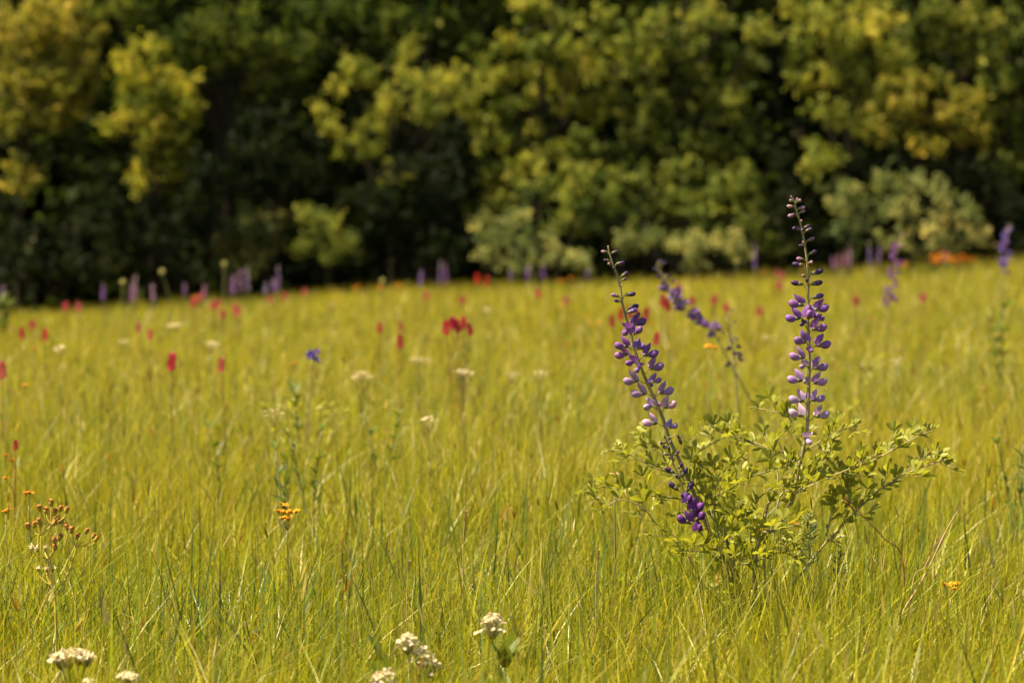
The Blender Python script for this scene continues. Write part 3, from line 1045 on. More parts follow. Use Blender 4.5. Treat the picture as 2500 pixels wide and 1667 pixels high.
def make_indigo():
    # ---- leaning spike
    ax = [(80, 65), (90, 120), (120, 215), (150, 290), (178, 400), (190, 500), (215, 610), (245, 710), (268, 800), (300, 920), (345, 1040), (385, 1140), (430, 1240), (480, 1350), (520, 1450), (555, 1568)]
    low = [P(*z2(610, 490), YP + .005), P(*z2(690, 660), YP + .015), P(*z2(770, 860), YP + .02), P(*z2(850, 1050), YP + .02), P(*z2(930, 1235), YP), base_g]
    it = [((75, 112), (26, 112), 'b', PINKB, 0), ((105, 122), (160, 110), 'b', DARKP, 0), ((92, 180), (45, 180), 'b', DARKP, 10), ((108, 226), (80, 203), 't', PINKB, 30), ((130, 266), (125, 238), 't', DARKP, 35),
          ((145, 208), (212, 200), 'b', DARKP, 0), ((183, 312), (242, 278), 'b', DARKP, -20), ((186, 342), (222, 328), 't', DARKP, 30), ((183, 395), (190, 378), 't', PINKB, 50),
          ((170, 470), (105, 455), 'b', mixc(PINKB, PURP, .5), 10), ((182, 508), (128, 502), 'B', DARKP, 25), ((210, 458), (300, 448), 'B', DARKP, 0), ((232, 572), (338, 540), 'B', DARKP, -15),
          ((230, 598), (312, 574), 'B', PURP, 15), ((265, 695), (412, 655), 'h', mixc(DARKP, PURP, .4), 0),
          ((240, 712), (205, 770), 'f', PURP, 50), ((280, 775), (345, 720), 'f', PURP, 30), ((245, 870), (138, 860), 'f', PURP, 10), ((308, 890), (365, 858), 'f', PURP, 45), ((248, 925), (140, 945), 'f', mixc(PURP, LILAC, .3), 0),
          ((358, 938), (482, 922), 'f', PURP, 0), ((300, 985), (225, 1005), 'f', PURP, 30), ((335, 1020), (300, 1065), 'f', mixc(PURP, LILAC, .4), 50), ((402, 1048), (524, 1022), 'f', mixc(PURP, LILAC, .5), 0),
          ((428, 1152), (500, 1130), 'f', mixc(PURP, LILAC, .5), 25), ((410, 1150), (432, 1185), 'f', PURP, -50), ((328, 1138), (208, 1148), 'f', LILAC, 0), ((388, 1242), (268, 1248), 'f', LILAC, 0),
          ((482, 1240), (602, 1216), 'f', LILAC, 0), ((430, 1340), (370, 1352), 'f', mixc(LILAC, PALEL, .4), 55), ((462, 1348), (485, 1335), 'f', LILAC, -40), ((525, 1358), (615, 1318), 'f', PALEL, 30),
          ((478, 1478), (350, 1478), 'f', PALEL, 0), ((565, 1518), (628, 1490), 'f', LILAC, 35)]
    raceme(plant, ORG, z3, ax, it, YP, low, 0.0041, 0.0014, M_PURSTEM, label='leaning flower spike')
    # ---- upright spike
    ax = [(190, 45), (208, 75), (222, 130), (238, 180), (255, 250), (268, 320), (280, 400), (287, 480), (287, 560), (287, 660), (287, 760), (290, 850), (294, 950), (293, 1050), (291, 1150), (288, 1240), (285, 1330), (275, 1420), (260, 1490), (245, 1568)]
    low = [P(*z2(1365, 560), YP), P(*z2(1345, 700), YP), P(*z2(1310, 830), YP), P(*z2(1230, 950), YP), P(*z2(1100, 1120), YP), base_g + Vector((0.03, 0, 0))]
    it = [((195, 60), (189, 42), 't', PINKB, 0), ((208, 76), (180, 68), 't', PINKB, 10), ((215, 74), (230, 56), 't', PINKB, 10), ((218, 82), (248, 66), 't', PINKB, 0), ((210, 106), (167, 102), 'b', PINKB, 0),
          ((226, 118), (270, 108), 'b', PINKB, 0), ((236, 140), (270, 128), 'b', mixc(PINKB, PURP, .5), 0), ((218, 150), (172, 160), 'b', mixc(PINKB, PURP, .4), 10), ((222, 152), (200, 150), 't', DARKP, 50), ((246, 200), (250, 180), 't', PINKB, 30),
          ((250, 232), (180, 228), 'b', DARKP, 0), ((250, 248), (252, 232), 't', PURP, 55), ((262, 225), (302, 212), 'b', DARKP, -20), ((270, 245), (310, 230), 'b', DARKP, 10), ((280, 300), (324, 284), 'b', mixc(DARKP, PINKB, .4), 0),
          ((262, 322), (234, 330), 't', DARKP, 20), ((264, 322), (256, 304), 't', PINKB, 40), ((290, 376), (352, 350), 'b', DARKP, 0), ((266, 405), (221, 402), 'b', PINKB, 15), ((286, 428), (316, 418), 't', PINKB, 40),
          ((266, 440), (198, 432), 'B', DARKP, 0), ((303, 488), (376, 470), 'B', DARKP, 0), ((272, 505), (252, 496), 't', PINKB, 45), ((282, 540), (276, 515), 't', DARKP, 45), ((262, 548), (178, 536), 'B', DARKP, 0),
          ((298, 548), (370, 537), 'B', DARKP, 0), ((305, 626), (377, 611), 'B', mixc(DARKP, PURP, .4), 0),
          ((266, 668), (174, 656), 'h', PURP, 0), ((318, 694), (410, 680), 'h', PURP, 0), ((248, 740), (154, 744), 'f', PURP, 0), ((288, 745), (290, 700), 'f', PURP, 65), ((322, 745), (345, 718), 'f', PURP, 40),
          ((268, 775), (245, 778), 'f', DARKP, 45), ((305, 806), (390, 793), 'f', PURP, 10), ((345, 755), (382, 742), 'h', PURP, -30), ((278, 880), (180, 858), 'f', mixc(PURP, LILAC, .4), 35), ((328, 898), (420, 890), 'f', mixc(PURP, LILAC, .3), 0),
          ((292, 925), (310, 925), 'f', PURP, 65), ((270, 968), (167, 956), 'f', mixc(PURP, LILAC, .7), 0), ((276, 1010), (240, 1020), 'f', LILAC, 45), ((313, 1028), (417, 1016), 'f', mixc(PURP, LILAC, .6), 0),
          ((258, 1098), (167, 1090), 'f', LILAC, 0), ((285, 1100), (262, 1105), 'f', LILAC, 50), ((313, 1112), (388, 1102), 'f', LILAC, 20), ((266, 1216), (177, 1202), 'f', mixc(LILAC, PALEL, .3), 0), ((285, 1200), (268, 1180), 'f', LILAC, -45),
          ((305, 1212), (380, 1196), 'f', LILAC, 0), ((260, 1302), (180, 1276), 'f', PALEL, 10), ((322, 1303), (417, 1288), 'f', mixc(LILAC, PALEL, .5), 0), ((272, 1410), (296, 1455), 'f', PALEL, 45), ((222, 1516), (143, 1500), 'w', DARKP, 0)]
    raceme(plant, ORG, z4, ax, it, YP, low, 0.0043, 0.0014, M_PURSTEM, label='tall upright flower spike')
    # ---- short dark spike in front of the leaning one
    ax = [(553, 405), (572, 460), (588, 520), (610, 590), (640, 660), (670, 760), (700, 850), (740, 950), (780, 1010), (830, 1080)]
    low = [P(*z2(900, 1180), YP - .04), base_g + Vector((-0.01, -0.02, 0))]
    it = [((558, 425), (548, 405), 't', DARKP, 20), ((560, 445), (515, 450), 't', DARKP, 0), ((575, 455), (592, 432), 't', PINKB, 0), ((575, 478), (530, 468), 't', DARKP, 0), ((580, 500), (575, 472), 't', DARKP, 40),
          ((582, 520), (542, 512), 't', PINKB, 0), ((595, 545), (572, 535), 'b', DARKP, 20), ((610, 525), (640, 498), 'b', DARKP, 0), ((630, 605), (662, 570), 'b', DARKP, 0), ((615, 630), (552, 600), 'B', DARKP, 0),
          ((645, 655), (690, 600), 'B', DARKP, 0), ((640, 665), (615, 645), 'b', DARKP, 30), ((635, 735), (565, 680), 'B', DARKP, 0), ((680, 745), (728, 680), 'B', DARKP, 0), ((672, 790), (650, 755), 'B', VIOLET, 30),
          ((690, 815), (705, 770), 'f', VIOLET, 50), ((720, 860), (785, 815), 'f', VIOLET, 40), ((735, 915), (785, 870), 'f', VIOLET, 45), ((710, 935), (612, 890), 'h', VIOLET, 10), ((755, 985), (765, 945), 'f', VIOLET, 55),
          ((625, 395), (655, 450), 'w', DARKP, 10)]
    raceme(plant, ORG, z2, ax, it, YP - .05, low, 0.0036, 0.0009, M_PURSTEM, label='short dark flower spike of violet flowers and wilted buds')
    # ---- leafy branches
    B = [  # poly, dy0, dy1, leaves
        ([(1160, 890), (1300, 770), (1480, 660), (1650, 610), (1800, 560), (1950, 480), (2100, 400), (2170, 375)], 0, .06, 25, M_PALESTEM, base_g + Vector((.05, .02, .06))),
        ([(1230, 840), (1370, 740), (1560, 650), (1700, 590), (1850, 510), (1990, 470)], -.02, -.08, 16, M_PALESTEM, base_g + Vector((.05, .0, .06))),
        ([(1320, 1310), (1500, 1080), (1700, 870), (1850, 730), (2000, 640), (2150, 580), (2270, 550)], .05, -.02, 27, M_PALESTEM, None),
        ([(1355, 600), (1400, 500), (1560, 400), (1690, 345)], 0, .08, 11, M_PALESTEM, None),
        ([(1215, 800), (1235, 640), (1190, 495), (1030, 425), (900, 385), (850, 360)], .02, .10, 15, M_PALESTEM, None),
        ([(1180, 500), (1220, 430), (1320, 330), (1250, 270), (1120, 240)], .06, .12, 11, M_PALESTEM, None),
        ([(700, 560), (760, 500), (880, 430), (1000, 365)], .04, .10, 9, M_STEM, None),
        ([(900, 900), (800, 820), (680, 790), (500, 770), (330, 740), (180, 715), (75, 745)], .05, .0, 25, M_STEM, base_g + Vector((0, .03, .10))),
        ([(700, 700), (600, 640), (480, 590), (380, 540), (300, 500), (225, 490)], .08, .14, 13, M_STEM, base_g + Vector((0, .06, .25))),
        ([(560, 560), (500, 470), (430, 430), (385, 415)], .10, .16, 7, M_STEM, None),
        ([(660, 1075), (520, 960), (430, 850), (300, 790), (200, 830), (160, 850)], -.02, -.06, 14, M_PALESTEM, base_g + Vector((-.02, 0, .1))),
        ([(960, 1235), (1090, 1170), (1250, 1110), (1370, 1090)], -.08, -.14, 17, M_STEM, base_g + Vector((0, -.03, .1))),
        ([(960, 1150), (1100, 1030), (1250, 970), (1415, 930)], -.08, -.14, 20, M_STEM, base_g + Vector((0, -.03, .12))),
        ([(900, 1160), (800, 1110), (700, 1100), (630, 1100)], -.08, -.14, 17, M_STEM, base_g + Vector((0, -.03, .12))),
        ([(850, 860), (950, 730), (1080, 650), (1250, 600), (1340, 560)], -.04, -.08, 19, M_STEM, base_g + Vector((0, -.01, .12))),
        ([(800, 880), (850, 740), (880, 640), (960, 600), (1010, 550)], .0, .03, 16, M_STEM, base_g + Vector((0, .0, .12))),
        ([(900, 1120), (950, 1000), (1000, 900), (1080, 860)], -.06, -.10, 15, M_STEM, base_g + Vector((0, -.02, .1))),
        ([(850, 820), (760, 740), (720, 660), (740, 570)], .02, .04, 11, M_STEM, base_g + Vector((0, .02, .2))),
        ([(1100, 800), (1200, 720), (1330, 700), (1420, 660), (1500, 560), (1540, 400)], .0, -.04, 14, M_STEM, None),
        ([(1530, 1010), (1560, 860), (1560, 790)], .02, .02, 5, M_PALESTEM, None),
        ([(1700, 860), (1630, 760), (1690, 660)], -.01, .02, 7, M_REDSTEM, None),
    ]
    for poly, d0, d1, n, mat, anc in B:
        leafy(poly, d0, d1, n, mat=mat, anchor=anc, r0=0.0027 if n > 20 else 0.0017)
    # the 300 leaves in front are pieces of their own, those behind them one mass
    PENDING.sort(key=lambda q: q[2][1][3])
    for br, me, M in PENDING[:300]:
        obj('leaf', me, br, M=M)
    mb = MB()
    for br, me, M in PENDING[300:]:
        o = len(mb.v)
        mb.v.extend(tuple(M @ v.co) for v in me.vertices)
        for p in me.polygons:
            mb.f.append(tuple(i + o for i in p.vertices))
            mb.m.append(p.material_index)
    fo = obj('foliage', mb.mesh('foliage', [M_PLEAF, M_STEM]), plant)
    fo['kind'] = 'stuff'


make_indigo()


# ------------------------------------------------------------------ other indigo plants further off
def far_indigo(label, axis, Y, n, colr, buds=0.3, group=None, foliage=True, scale=1.0, hang=0.0):
    """axis in noted pixels, tip first; flowers are pieces of the spike"""
    pts = [PD(u, v, Y) for u, v in axis]
    last = pts[-1]
    gx = last.x + (last.x - pts[-2].x) / max(1e-3, pts[-2].z - last.z) * (last.z - G(last.x, Y)) * 0.75
    root = Vector((gx, Y, G(gx, Y) - 0.01))
    t = thing('wild_indigo_plant', label, 'plant', root, group)
    sp = spline([p - root for p in pts] + [Vector((0, 0, 0))], 6)
    mb = MB()
    mb.tube(sp, taper(len(sp), 0.0012, 0.0032), 6)
    m = len(spline(pts, 6))
    items = []
    for k in range(n):
        f = (k + 0.5) / n
        i = min(m - 1, int(f * (m - 1)))
        a = random.uniform(0, 6.28)
        d = Vector((math.cos(a), math.sin(a) * 0.9, random.uniform(-0.1, 0.35) - hang)).normalized()
        b = sp[i] + d * random.uniform(0.008, 0.016) + Vector((0, 0, 0.006))
        mb.tube([sp[min(i + 1, len(sp) - 1)], b], 0.0012, 4)
        items.append((b, d, f))
    r = obj('raceme', mb.mesh('raceme', M_PURSTEM), t)
    for b, d, f in items:
        if f < buds:
            me, nm, cc = BUDS[0 if f < buds * .6 else 1], 'bud', mixc(DARKP, colr, f)
        else:
            me, nm, cc = random.choice(FLOWERS), 'flower', colr
        cc = tuple(max(.01, c * random.uniform(.8, 1.2)) for c in cc)
        obj(nm, me, r, M=frame(d, (0, 0, 1), b, scale * random.uniform(0.9, 1.1)), color=cc)
    if foliage:
        fb = MB()
        for k in range(70):
            a = random.uniform(0, 6.28)
            rr = random.uniform(0.02, 0.17)
            h = random.uniform(0.12, 0.36)
            p = Vector((math.cos(a) * rr, math.sin(a) * rr, h))
            d = Vector((math.cos(a), math.sin(a), random.uniform(.1, .9)))
            fb.blade(p, d, (random.gauss(0, .5), random.gauss(0, .5), 1), 0.03, 0.014, 0, 3, shape='obovate')
        for k in range(7):
            a = 6.28 * k / 7
            fb.tube([(0, 0, 0.02), (math.cos(a) * .07, math.sin(a) * .07, .2), (math.cos(a) * .15, math.sin(a) * .15, .33)], [.002, .0015, .001], 4, 1)
        obj('foliage', fb.mesh('foliage', [M_PLEAF, M_STEM]), t)
    return t


def make_mid_indigo():
    far_indigo('blurred wild indigo spike leaning steeply beside red paintbrush flowers', [(1508, 606), (1530, 655), (1556, 695), (1590, 725), (1628, 756), (1660, 800)], 9.5, 54, (0.22, 0.11, 0.34), 0.26, scale=1.15)
    far_indigo('withered dark brown flower spike behind the large wild indigo', [(1672, 722), (1678, 770), (1685, 820), (1690, 870)], 8.2, 16, (0.09, 0.05, 0.07), 0.5, scale=0.8)
    far_indigo('blurred violet wild indigo spike in front of the pale rounded bush', [(2068, 540), (2062, 580), (2054, 630), (2045, 685), (2040, 720)], 13.0, 44, (0.24, 0.075, 0.30), 0.18, hang=0.2)
    far_indigo('blurred blue-violet wild indigo spike in front of the large corner tree', [(2316, 516), (2312, 560), (2308, 605), (2304, 650)], 14.5, 40, (0.16, 0.085, 0.36), 0.12, hang=0.15)
    far_indigo('small indigo plant with two blue-violet flowers above dark leaves', [(722, 814), (719, 832), (717, 850)], 9.0, 6, (0.11, 0.07, 0.34), 0.0)
    far = [(237, 650, 690, 27, 0), (305, 640, 690, 27, 0), (312, 632, 690, 29, 1), (535, 628, 676, 28, 1), (552, 620, 672, 28, 1), (567, 612, 668, 29, 1), (628, 640, 670, 28, 1), (638, 610, 668, 28, 0), (1012, 598, 652, 30, 0),
           (968, 622, 655, 30, 0), (1022, 605, 650, 31, 0), (1215, 606, 640, 32, 0), (1172, 618, 642, 32, 0), (1247, 612, 640, 33, 0), (1350, 618, 640, 33, 0), (1925, 585, 618, 30, 2), (1940, 580, 616, 30, 2), (1954, 568, 614, 30, 2), (1912, 590, 618, 30, 2),
           (1996, 566, 606, 30, 0), (2022, 564, 604, 32, 0), (8, 655, 692, 26, 1), (350, 655, 690, 27, 1), (612, 650, 675, 29, 1), (425, 650, 680, 29, 0), (1735, 560, 620, 31, 0), (470, 655, 680, 28, 2), (2170, 575, 605, 31, 0)]
    COL = [(0.34, 0.20, 0.48), (0.48, 0.32, 0.54), (0.50, 0.25, 0.42)]
    for (u, v0, v1, Y, c) in far:
        p0, p1 = PD(u, v0, Y), PD(u + random.uniform(-4, 4), v1, Y)
        root = Vector((p1.x, Y, G(p1.x, Y) - .01))
        kind = ['purple', 'pale lilac', 'pinkish purple'][c]
        t = thing('wild_indigo_plant', 'small distant %s wild indigo spike standing against the dark wood' % kind, 'plant', root, 'distant %s indigo spikes' % kind)
        mb = MB()
        mb.tube([(0, 0, 0), p1 - root, p0 - root], [.005, .004, .0015], 5)
        obj('stem', mb.mesh('stem', M_PURSTEM), t)
        mb = MB()
        for k in range(60):
            f = random.random() ** 0.7
            q = (p0 - root).lerp(p1 - root, f)
            a = random.uniform(0, 6.28)
            d = Vector((math.cos(a), math.sin(a), random.uniform(-.1, .5)))
            mb.blade(q + d * .006, d, (0, 0, 1), .022 * (0.4 + .6 * f), .013, 0, 2, cup=.6)
            mb.blade(q + d * .008, (d.x, d.y, 1.4), (-d.x, -d.y, .2), .018 * (0.4 + .6 * f), .012, 0, 2, cup=.4)
        obj('raceme', mb.mesh('raceme', M_PETAL), t, color=tuple(x * random.uniform(.85, 1.15) for x in COL[c]))


make_mid_indigo()


# ------------------------------------------------------------------ red paintbrush
def spike_mesh(seed):
    rr = random.Random(seed)
    mb = MB()
    for k in range(34):
        f = k / 33
        a = k * 2.4 + rr.uniform(-.2, .2)
        z = -0.030 + 0.045 * f
        op = 1.15 - 0.7 * f
        d = Vector((math.cos(a) * op, math.sin(a) * op, 1.0))
        mb.blade((math.cos(a) * .003, math.sin(a) * .003, z), d, (math.cos(a), math.sin(a), -.6), rr.uniform(.017, .023) * (1 - .25 * f), .0105, 0, 4, cup=.3, bend=-.15, shape='obovate')
    return mb.mesh('flower_spike', [M_RED])


SPIKES = [spike_mesh(s) for s in range(4)]
CRIM = (0.47, 0.042, 0.085)
PINK = (0.50, 0.160, 0.145)
ROSE = (0.48, 0.105, 0.125)


def paintbrush(label, heads, Y, colr, group=None, size=1.0):
    pts = [PD(u, v, Y + random.uniform(-.06, .06)) for u, v in heads]
    mx = sum(p.x for p in pts) / len(pts)
    root = Vector((mx, Y, G(mx, Y) - .01))
    t = thing('paintbrush_plant', label, 'flower', root, group)
    for p in pts:
        q = p - root
        mb = MB()
        b0 = Vector((q.x * .35, q.y * .35, 0))
        mid = b0.lerp(q, .55) + Vector((random.uniform(-.01, .01), 0, 0))
        sp = spline([b0, mid, q], 5)
        mb.tube(sp, taper(len(sp), .003, .002), 5)
        for k in range(9):
            f = .2 + .07 * k
            a = random.uniform(0, 6.28)
            c = sp[min(len(sp) - 1, int(f * len(sp)))]
            mb.blade(c, (math.cos(a), math.sin(a), 1.2), (math.cos(a), math.sin(a), -.5), .045, .006, 1, 3, shape='lance')
        obj('stem', mb.mesh('stem', [M_REDSTEM, M_WEED]), t)
        s = size * random.uniform(.9, 1.1)
        M = Matrix.Translation(q) @ Matrix.Rotation(random.uniform(0, 6.28), 4, 'Z') @ Matrix.Rotation(random.uniform(-.15, .15), 4, 'X') @ Matrix.Diagonal((s, s, s, 1))
        obj('flower_spike', random.choice(SPIKES), t, M=M, color=tuple(c * random.uniform(.85, 1.15) for c in colr))


def make_paintbrush():
    paintbrush('clump of five crimson paintbrush flowers standing close together in open grass', [(1024, 752), (1038, 742), (1050, 748), (1064, 742), (1079, 756)], 11.0, CRIM)
    paintbrush('clump of five dull red paintbrush flowers behind the leaning indigo spike', [(1405, 738), (1426, 720), (1446, 716), (1464, 726), (1484, 722)], 11.5, (0.40, 0.06, 0.05))
    paintbrush('single bright crimson paintbrush flower on a stout stem above pale grass', [(395, 830)], 9.6, CRIM, size=1.05)
    paintbrush('single red paintbrush flower between the two tall indigo spikes', [(1508, 778)], 10.5, CRIM)
    paintbrush('red paintbrush pair beside the steeply leaning blurred indigo spike', [(1522, 690), (1533, 700)], 12.0, (0.40, 0.06, 0.07))
    paintbrush('vivid scarlet paintbrush pair in front of the low pale cream bush', [(1118, 646), (1096, 640)], 24.0, (0.55, 0.04, 0.03), size=1.5)
    paintbrush('tiny dark red flower above the yellow composite at the meadow edge', [(36, 1021)], 7.2, CRIM, size=.5)
    near = [(50, 765, 13.0, 0), (103, 768, 13.2, 0), (872, 753, 13.0, 0), (918, 783, 12.4, 0)]
    labs = ['red paintbrush flower of a spaced pair, the one with a yellow flower below it', 'red paintbrush flower of a spaced pair, the one with no flower below it',
            'slender tall red paintbrush flower a little apart from the crimson clump', 'short plump rose red paintbrush flower lower than its slender neighbour']
    for (u, v, Y, c), lb in zip(near, labs):
        paintbrush(lb, [(u, v)], Y, CRIM, 'single red paintbrushes', size=1.0 if 'plump' not in lb else 1.1)
    dist = [(150, 705), (180, 703), (75, 745), (345, 768), (508, 838), (512, 722), (540, 707), (546, 716), (450, 690), (462, 682), (444, 696), (490, 700), (500, 698), (655, 680), (620, 688), (920, 748), (1300, 688), (1236, 674),
            (980, 678), (700, 672), (1790, 655), (1796, 632), (1784, 628), (1640, 690), (1967, 690), (2120, 684), (1668, 704), (5, 850), (1590, 690), (1560, 660), (1880, 700), (318, 752), (1745, 715), (1062, 690)]
    for u, v in dist:
        # height 0.42 m puts each on its own spot of the meadow
        z = 0.42 if v < 800 else 0.45
        Y = (CAM_H - z) * FPX / (v * DS - HORIZON)
        for _ in range(4):
            x = (u * DS - 1250) / FPX * Y
            Y = (CAM_H - z - G(x, Y)) * FPX / (v * DS - HORIZON)
        Y = min(36, max(9, Y))
        rose = random.random() < .6
        where = 'close to the foot of the wood' if Y > 19 else 'out in the middle of the meadow'
        lb = ('small blurred rose red paintbrush flower ' if rose else 'small blurred salmon pink paintbrush flower ') + where
        paintbrush(lb, [(u, v)] if v > 745 else [(u - 3, v), (u + 3, v + random.uniform(-4, 4))], Y, ROSE if rose else PINK, ('rose ' if rose else 'pink ') + 'paintbrushes ' + where, size=1.0 if Y < 20 else 1.3)


make_paintbrush()


# ------------------------------------------------------------------ yellow composites
def daisy_mesh(seed, mat, n=9, r=.011):
    rr = random.Random(seed)
    mb = MB()
    mb.lathe([(-.006, .0012), (-.004, .003), (-.001, .0038), (.001, .0036), (.0022, .002)], 8, 1, M=frame((0, 0, 1)))
    for k in range(n):
        a = 6.28 * k / n + rr.uniform(-.15, .15)
        d = Vector((math.cos(a), math.sin(a), rr.uniform(-.25, .35)))
        mb.blade((math.cos(a) * .003, math.sin(a) * .003, 0), d, (0, 0, 1), r * rr.uniform(.8, 1.1), .0042, 0, 3, shape='strap')
    return mb.mesh('flower_head', [mat, M_DISC])


DAISY = [daisy_mesh(s, M_YELLOW) for s in range(3)]
DAISYO = [daisy_mesh(s + 9, M_ORANGE) for s in range(3)]


def composite(name, label, heads, Y, meshes, node_dv=30, group=None, stem=M_STEM, size=1.0, cat='flower'):
    pts = [PD(u, v, Y + random.uniform(-.03, .03)) for u, v in heads]
    mx = sum(p.x for p in pts) / len(pts)
    mz = min(p.z for p in pts)
    root = Vector((mx, Y, G(mx, Y) - .01))
    t = thing(name, label, cat, root, group)
    mb = MB()
    node = Vector((0, 0, max(.03, mz - root.z - node_dv * Y / FPX)))
    sp = spline([Vector((random.uniform(-.02, .02), 0, 0)), node * .5 + Vector((random.uniform(-.008, .008), 0, 0)), node], 5)
    mb.tube(sp, taper(len(sp), .0022, .0014), 6)
    for k in range(4):
        a = random.uniform(0, 6.28)
        mb.blade(sp[2 + k], (math.cos(a), math.sin(a), .8), (0, 0, 1), .04, .006, 1, 3, shape='lance')
    for p in pts:
        q = p - root
        mb.tube(spline([node, node.lerp(q, .5) + Vector(((q.x - node.x) * .2, 0, 0)), q - Vector((0, 0, .004))], 3), .0008, 4)
    obj('stem', mb.mesh('stem', [stem, M_WEED]), t)
    for p in pts:
        M = Matrix.Translation(p - root) @ Matrix.Rotation(random.uniform(0, 6.28), 4, 'Z') @ Matrix.Rotation(random.uniform(-.4, .4), 4, 'X') @ Matrix.Diagonal((size, size, size, 1))
        obj('flower_head', random.choice(meshes), t, M=M)
    return t


def make_composites():
    composite('yellow_ragwort', 'loose cluster of orange-yellow daisy heads on a thin stem in open grass', [(655, 1158), (640, 1172), (652, 1174), (668, 1173), (680, 1173), (650, 1187), (662, 1189)], 5.9, DAISY)
    composite('yellow_ragwort', 'four spiky yellow flower heads beside a long dry grass stalk', [(2170, 1341), (2184, 1341), (2196, 1338), (2192, 1350)], 5.2, DAISY, size=.85)
    composite('yellow_ragwort', 'yellow flower heads half hidden behind lower leaves of the large indigo', [(1745, 1216), (1756, 1212), (1740, 1222), (1828, 1203), (1822, 1200)], 6.4, DAISY)
    composite('yellow_ragwort', 'orange-yellow flower heads glimpsed through the indigo branches above a long stalk', [(1968, 1072), (1976, 1068), (1984, 1074)], 6.6, DAISY)
    composite('yellow_ragwort', 'pair of orange-yellow flowers behind the gap between two tall indigo spikes', [(1625, 794), (1634, 796), (1643, 798)], 8.6, DAISY, size=1.25)
    composite('yellow_ragwort', 'orange flower heads low in grass just behind the brown seedhead plant', [(60, 1131), (68, 1129)], 6.0, DAISYO)
    composite('yellow_ragwort', 'reddish orange withered flower low in grass by the brown seedhead plant', [(14, 1172), (20, 1168)], 5.8, DAISYO)
    composite('yellow_ragwort', 'brown-stemmed composite with a few small orange heads at the meadow edge', [(28, 1056), (14, 1044), (12, 1096)], 6.8, DAISYO, stem=M_REDSTEM, node_dv=60)
    composite('yellow_ragwort', 'tiny yellow flower alone in grass behind the long dry stalk', [(2176, 1226)], 6.3, DAISY, size=.6)
    lab = 'small blurred yellow flower dotted in the middle meadow'
    for u, v in [(80, 797), (58, 883), (1345, 728), (1374, 741), (2190, 715), (2006, 731), (677, 832), (1290, 700), (1492, 742), (1352, 742)]:
        z = .36
        Y = (CAM_H - z) * FPX / (v * DS - HORIZON)
        composite('yellow_flower', lab, [(u, v), (u + random.uniform(-5, 5), v + random.uniform(-4, 4))], max(7, Y), DAISY, group='small yellow flowers', size=1.15)
    lab = 'distant orange-yellow flower low against the foot of the wood'
    for u, v, Y in [(1315, 636, 30), (1286, 644, 29), (915, 655, 30), (1850, 610, 30), (448, 684, 27), (820, 660, 28), (1750, 624, 31), (2080, 606, 33), (870, 660, 30)]:
        composite('orange_flower', lab, [(u + random.uniform(-6, 6), v + random.uniform(-3, 3)) for _ in range(5)], Y, DAISYO, group='distant orange flowers', size=2.0)
    lab = 'clump of orange milkweed flowers beneath the pale rounded bush'
    for u, v in [(2145, 590), (2165, 583), (2185, 592), (2210, 590), (2228, 597), (2155, 600), (2195, 600)]:
        composite('orange_milkweed', lab, [(u + random.uniform(-12, 12), v + random.uniform(-8, 8)) for _ in range(9)], random.uniform(27, 30), DAISYO, group='orange milkweed clumps', size=2.0)


make_composites()


# ------------------------------------------------------------------ brown seedhead plant
def seedhead_mesh(seed, fluffy=False):
    rr = random.Random(seed)
    random.seed(seed)
    mb = MB()
    up = frame((0, 0, 1))
    if not fluffy:
        mb.lathe([(-.0055, .0008), (-.0045, .0026), (-.001, .0036), (.001, .0034)], 8, 0, M=up)
        mb.ball((0, 0, .0016), .0037, 1, 9, 6, bump=.22, axis=(1, 1, .9))
        for k in range(10):
            a = rr.uniform(0, 6.28)
            mb.blade((math.cos(a) * .002, math.sin(a) * .002, .003), (math.cos(a), math.sin(a), rr.uniform(.2, 1.4)), (0, 0, 1), .0038, .0014, 1, 2)
    else:
        mb.lathe([(-.005, .0008), (-.003, .002), (0, .0026)], 7, 0, M=up)
        for k in range(26):
            a = rr.uniform(0, 6.28)
            mb.blade((0, 0, 0), (math.cos(a), math.sin(a), rr.uniform(-.1, 1.6)), (0, 0, 1), rr.uniform(.005, .0085), .0016, 2, 2)
    return mb.mesh('seed_head', [M_INVOL, M_BROWN, M_WHITE])


SEEDS = [seedhead_mesh(s) for s in range(3)]
FLUFF = [seedhead_mesh(s + 5, True) for s in range(2)]
random.seed(21)


def z7(u, v):
    return (50 + u / 6.532, 1200 + v / 6.532)


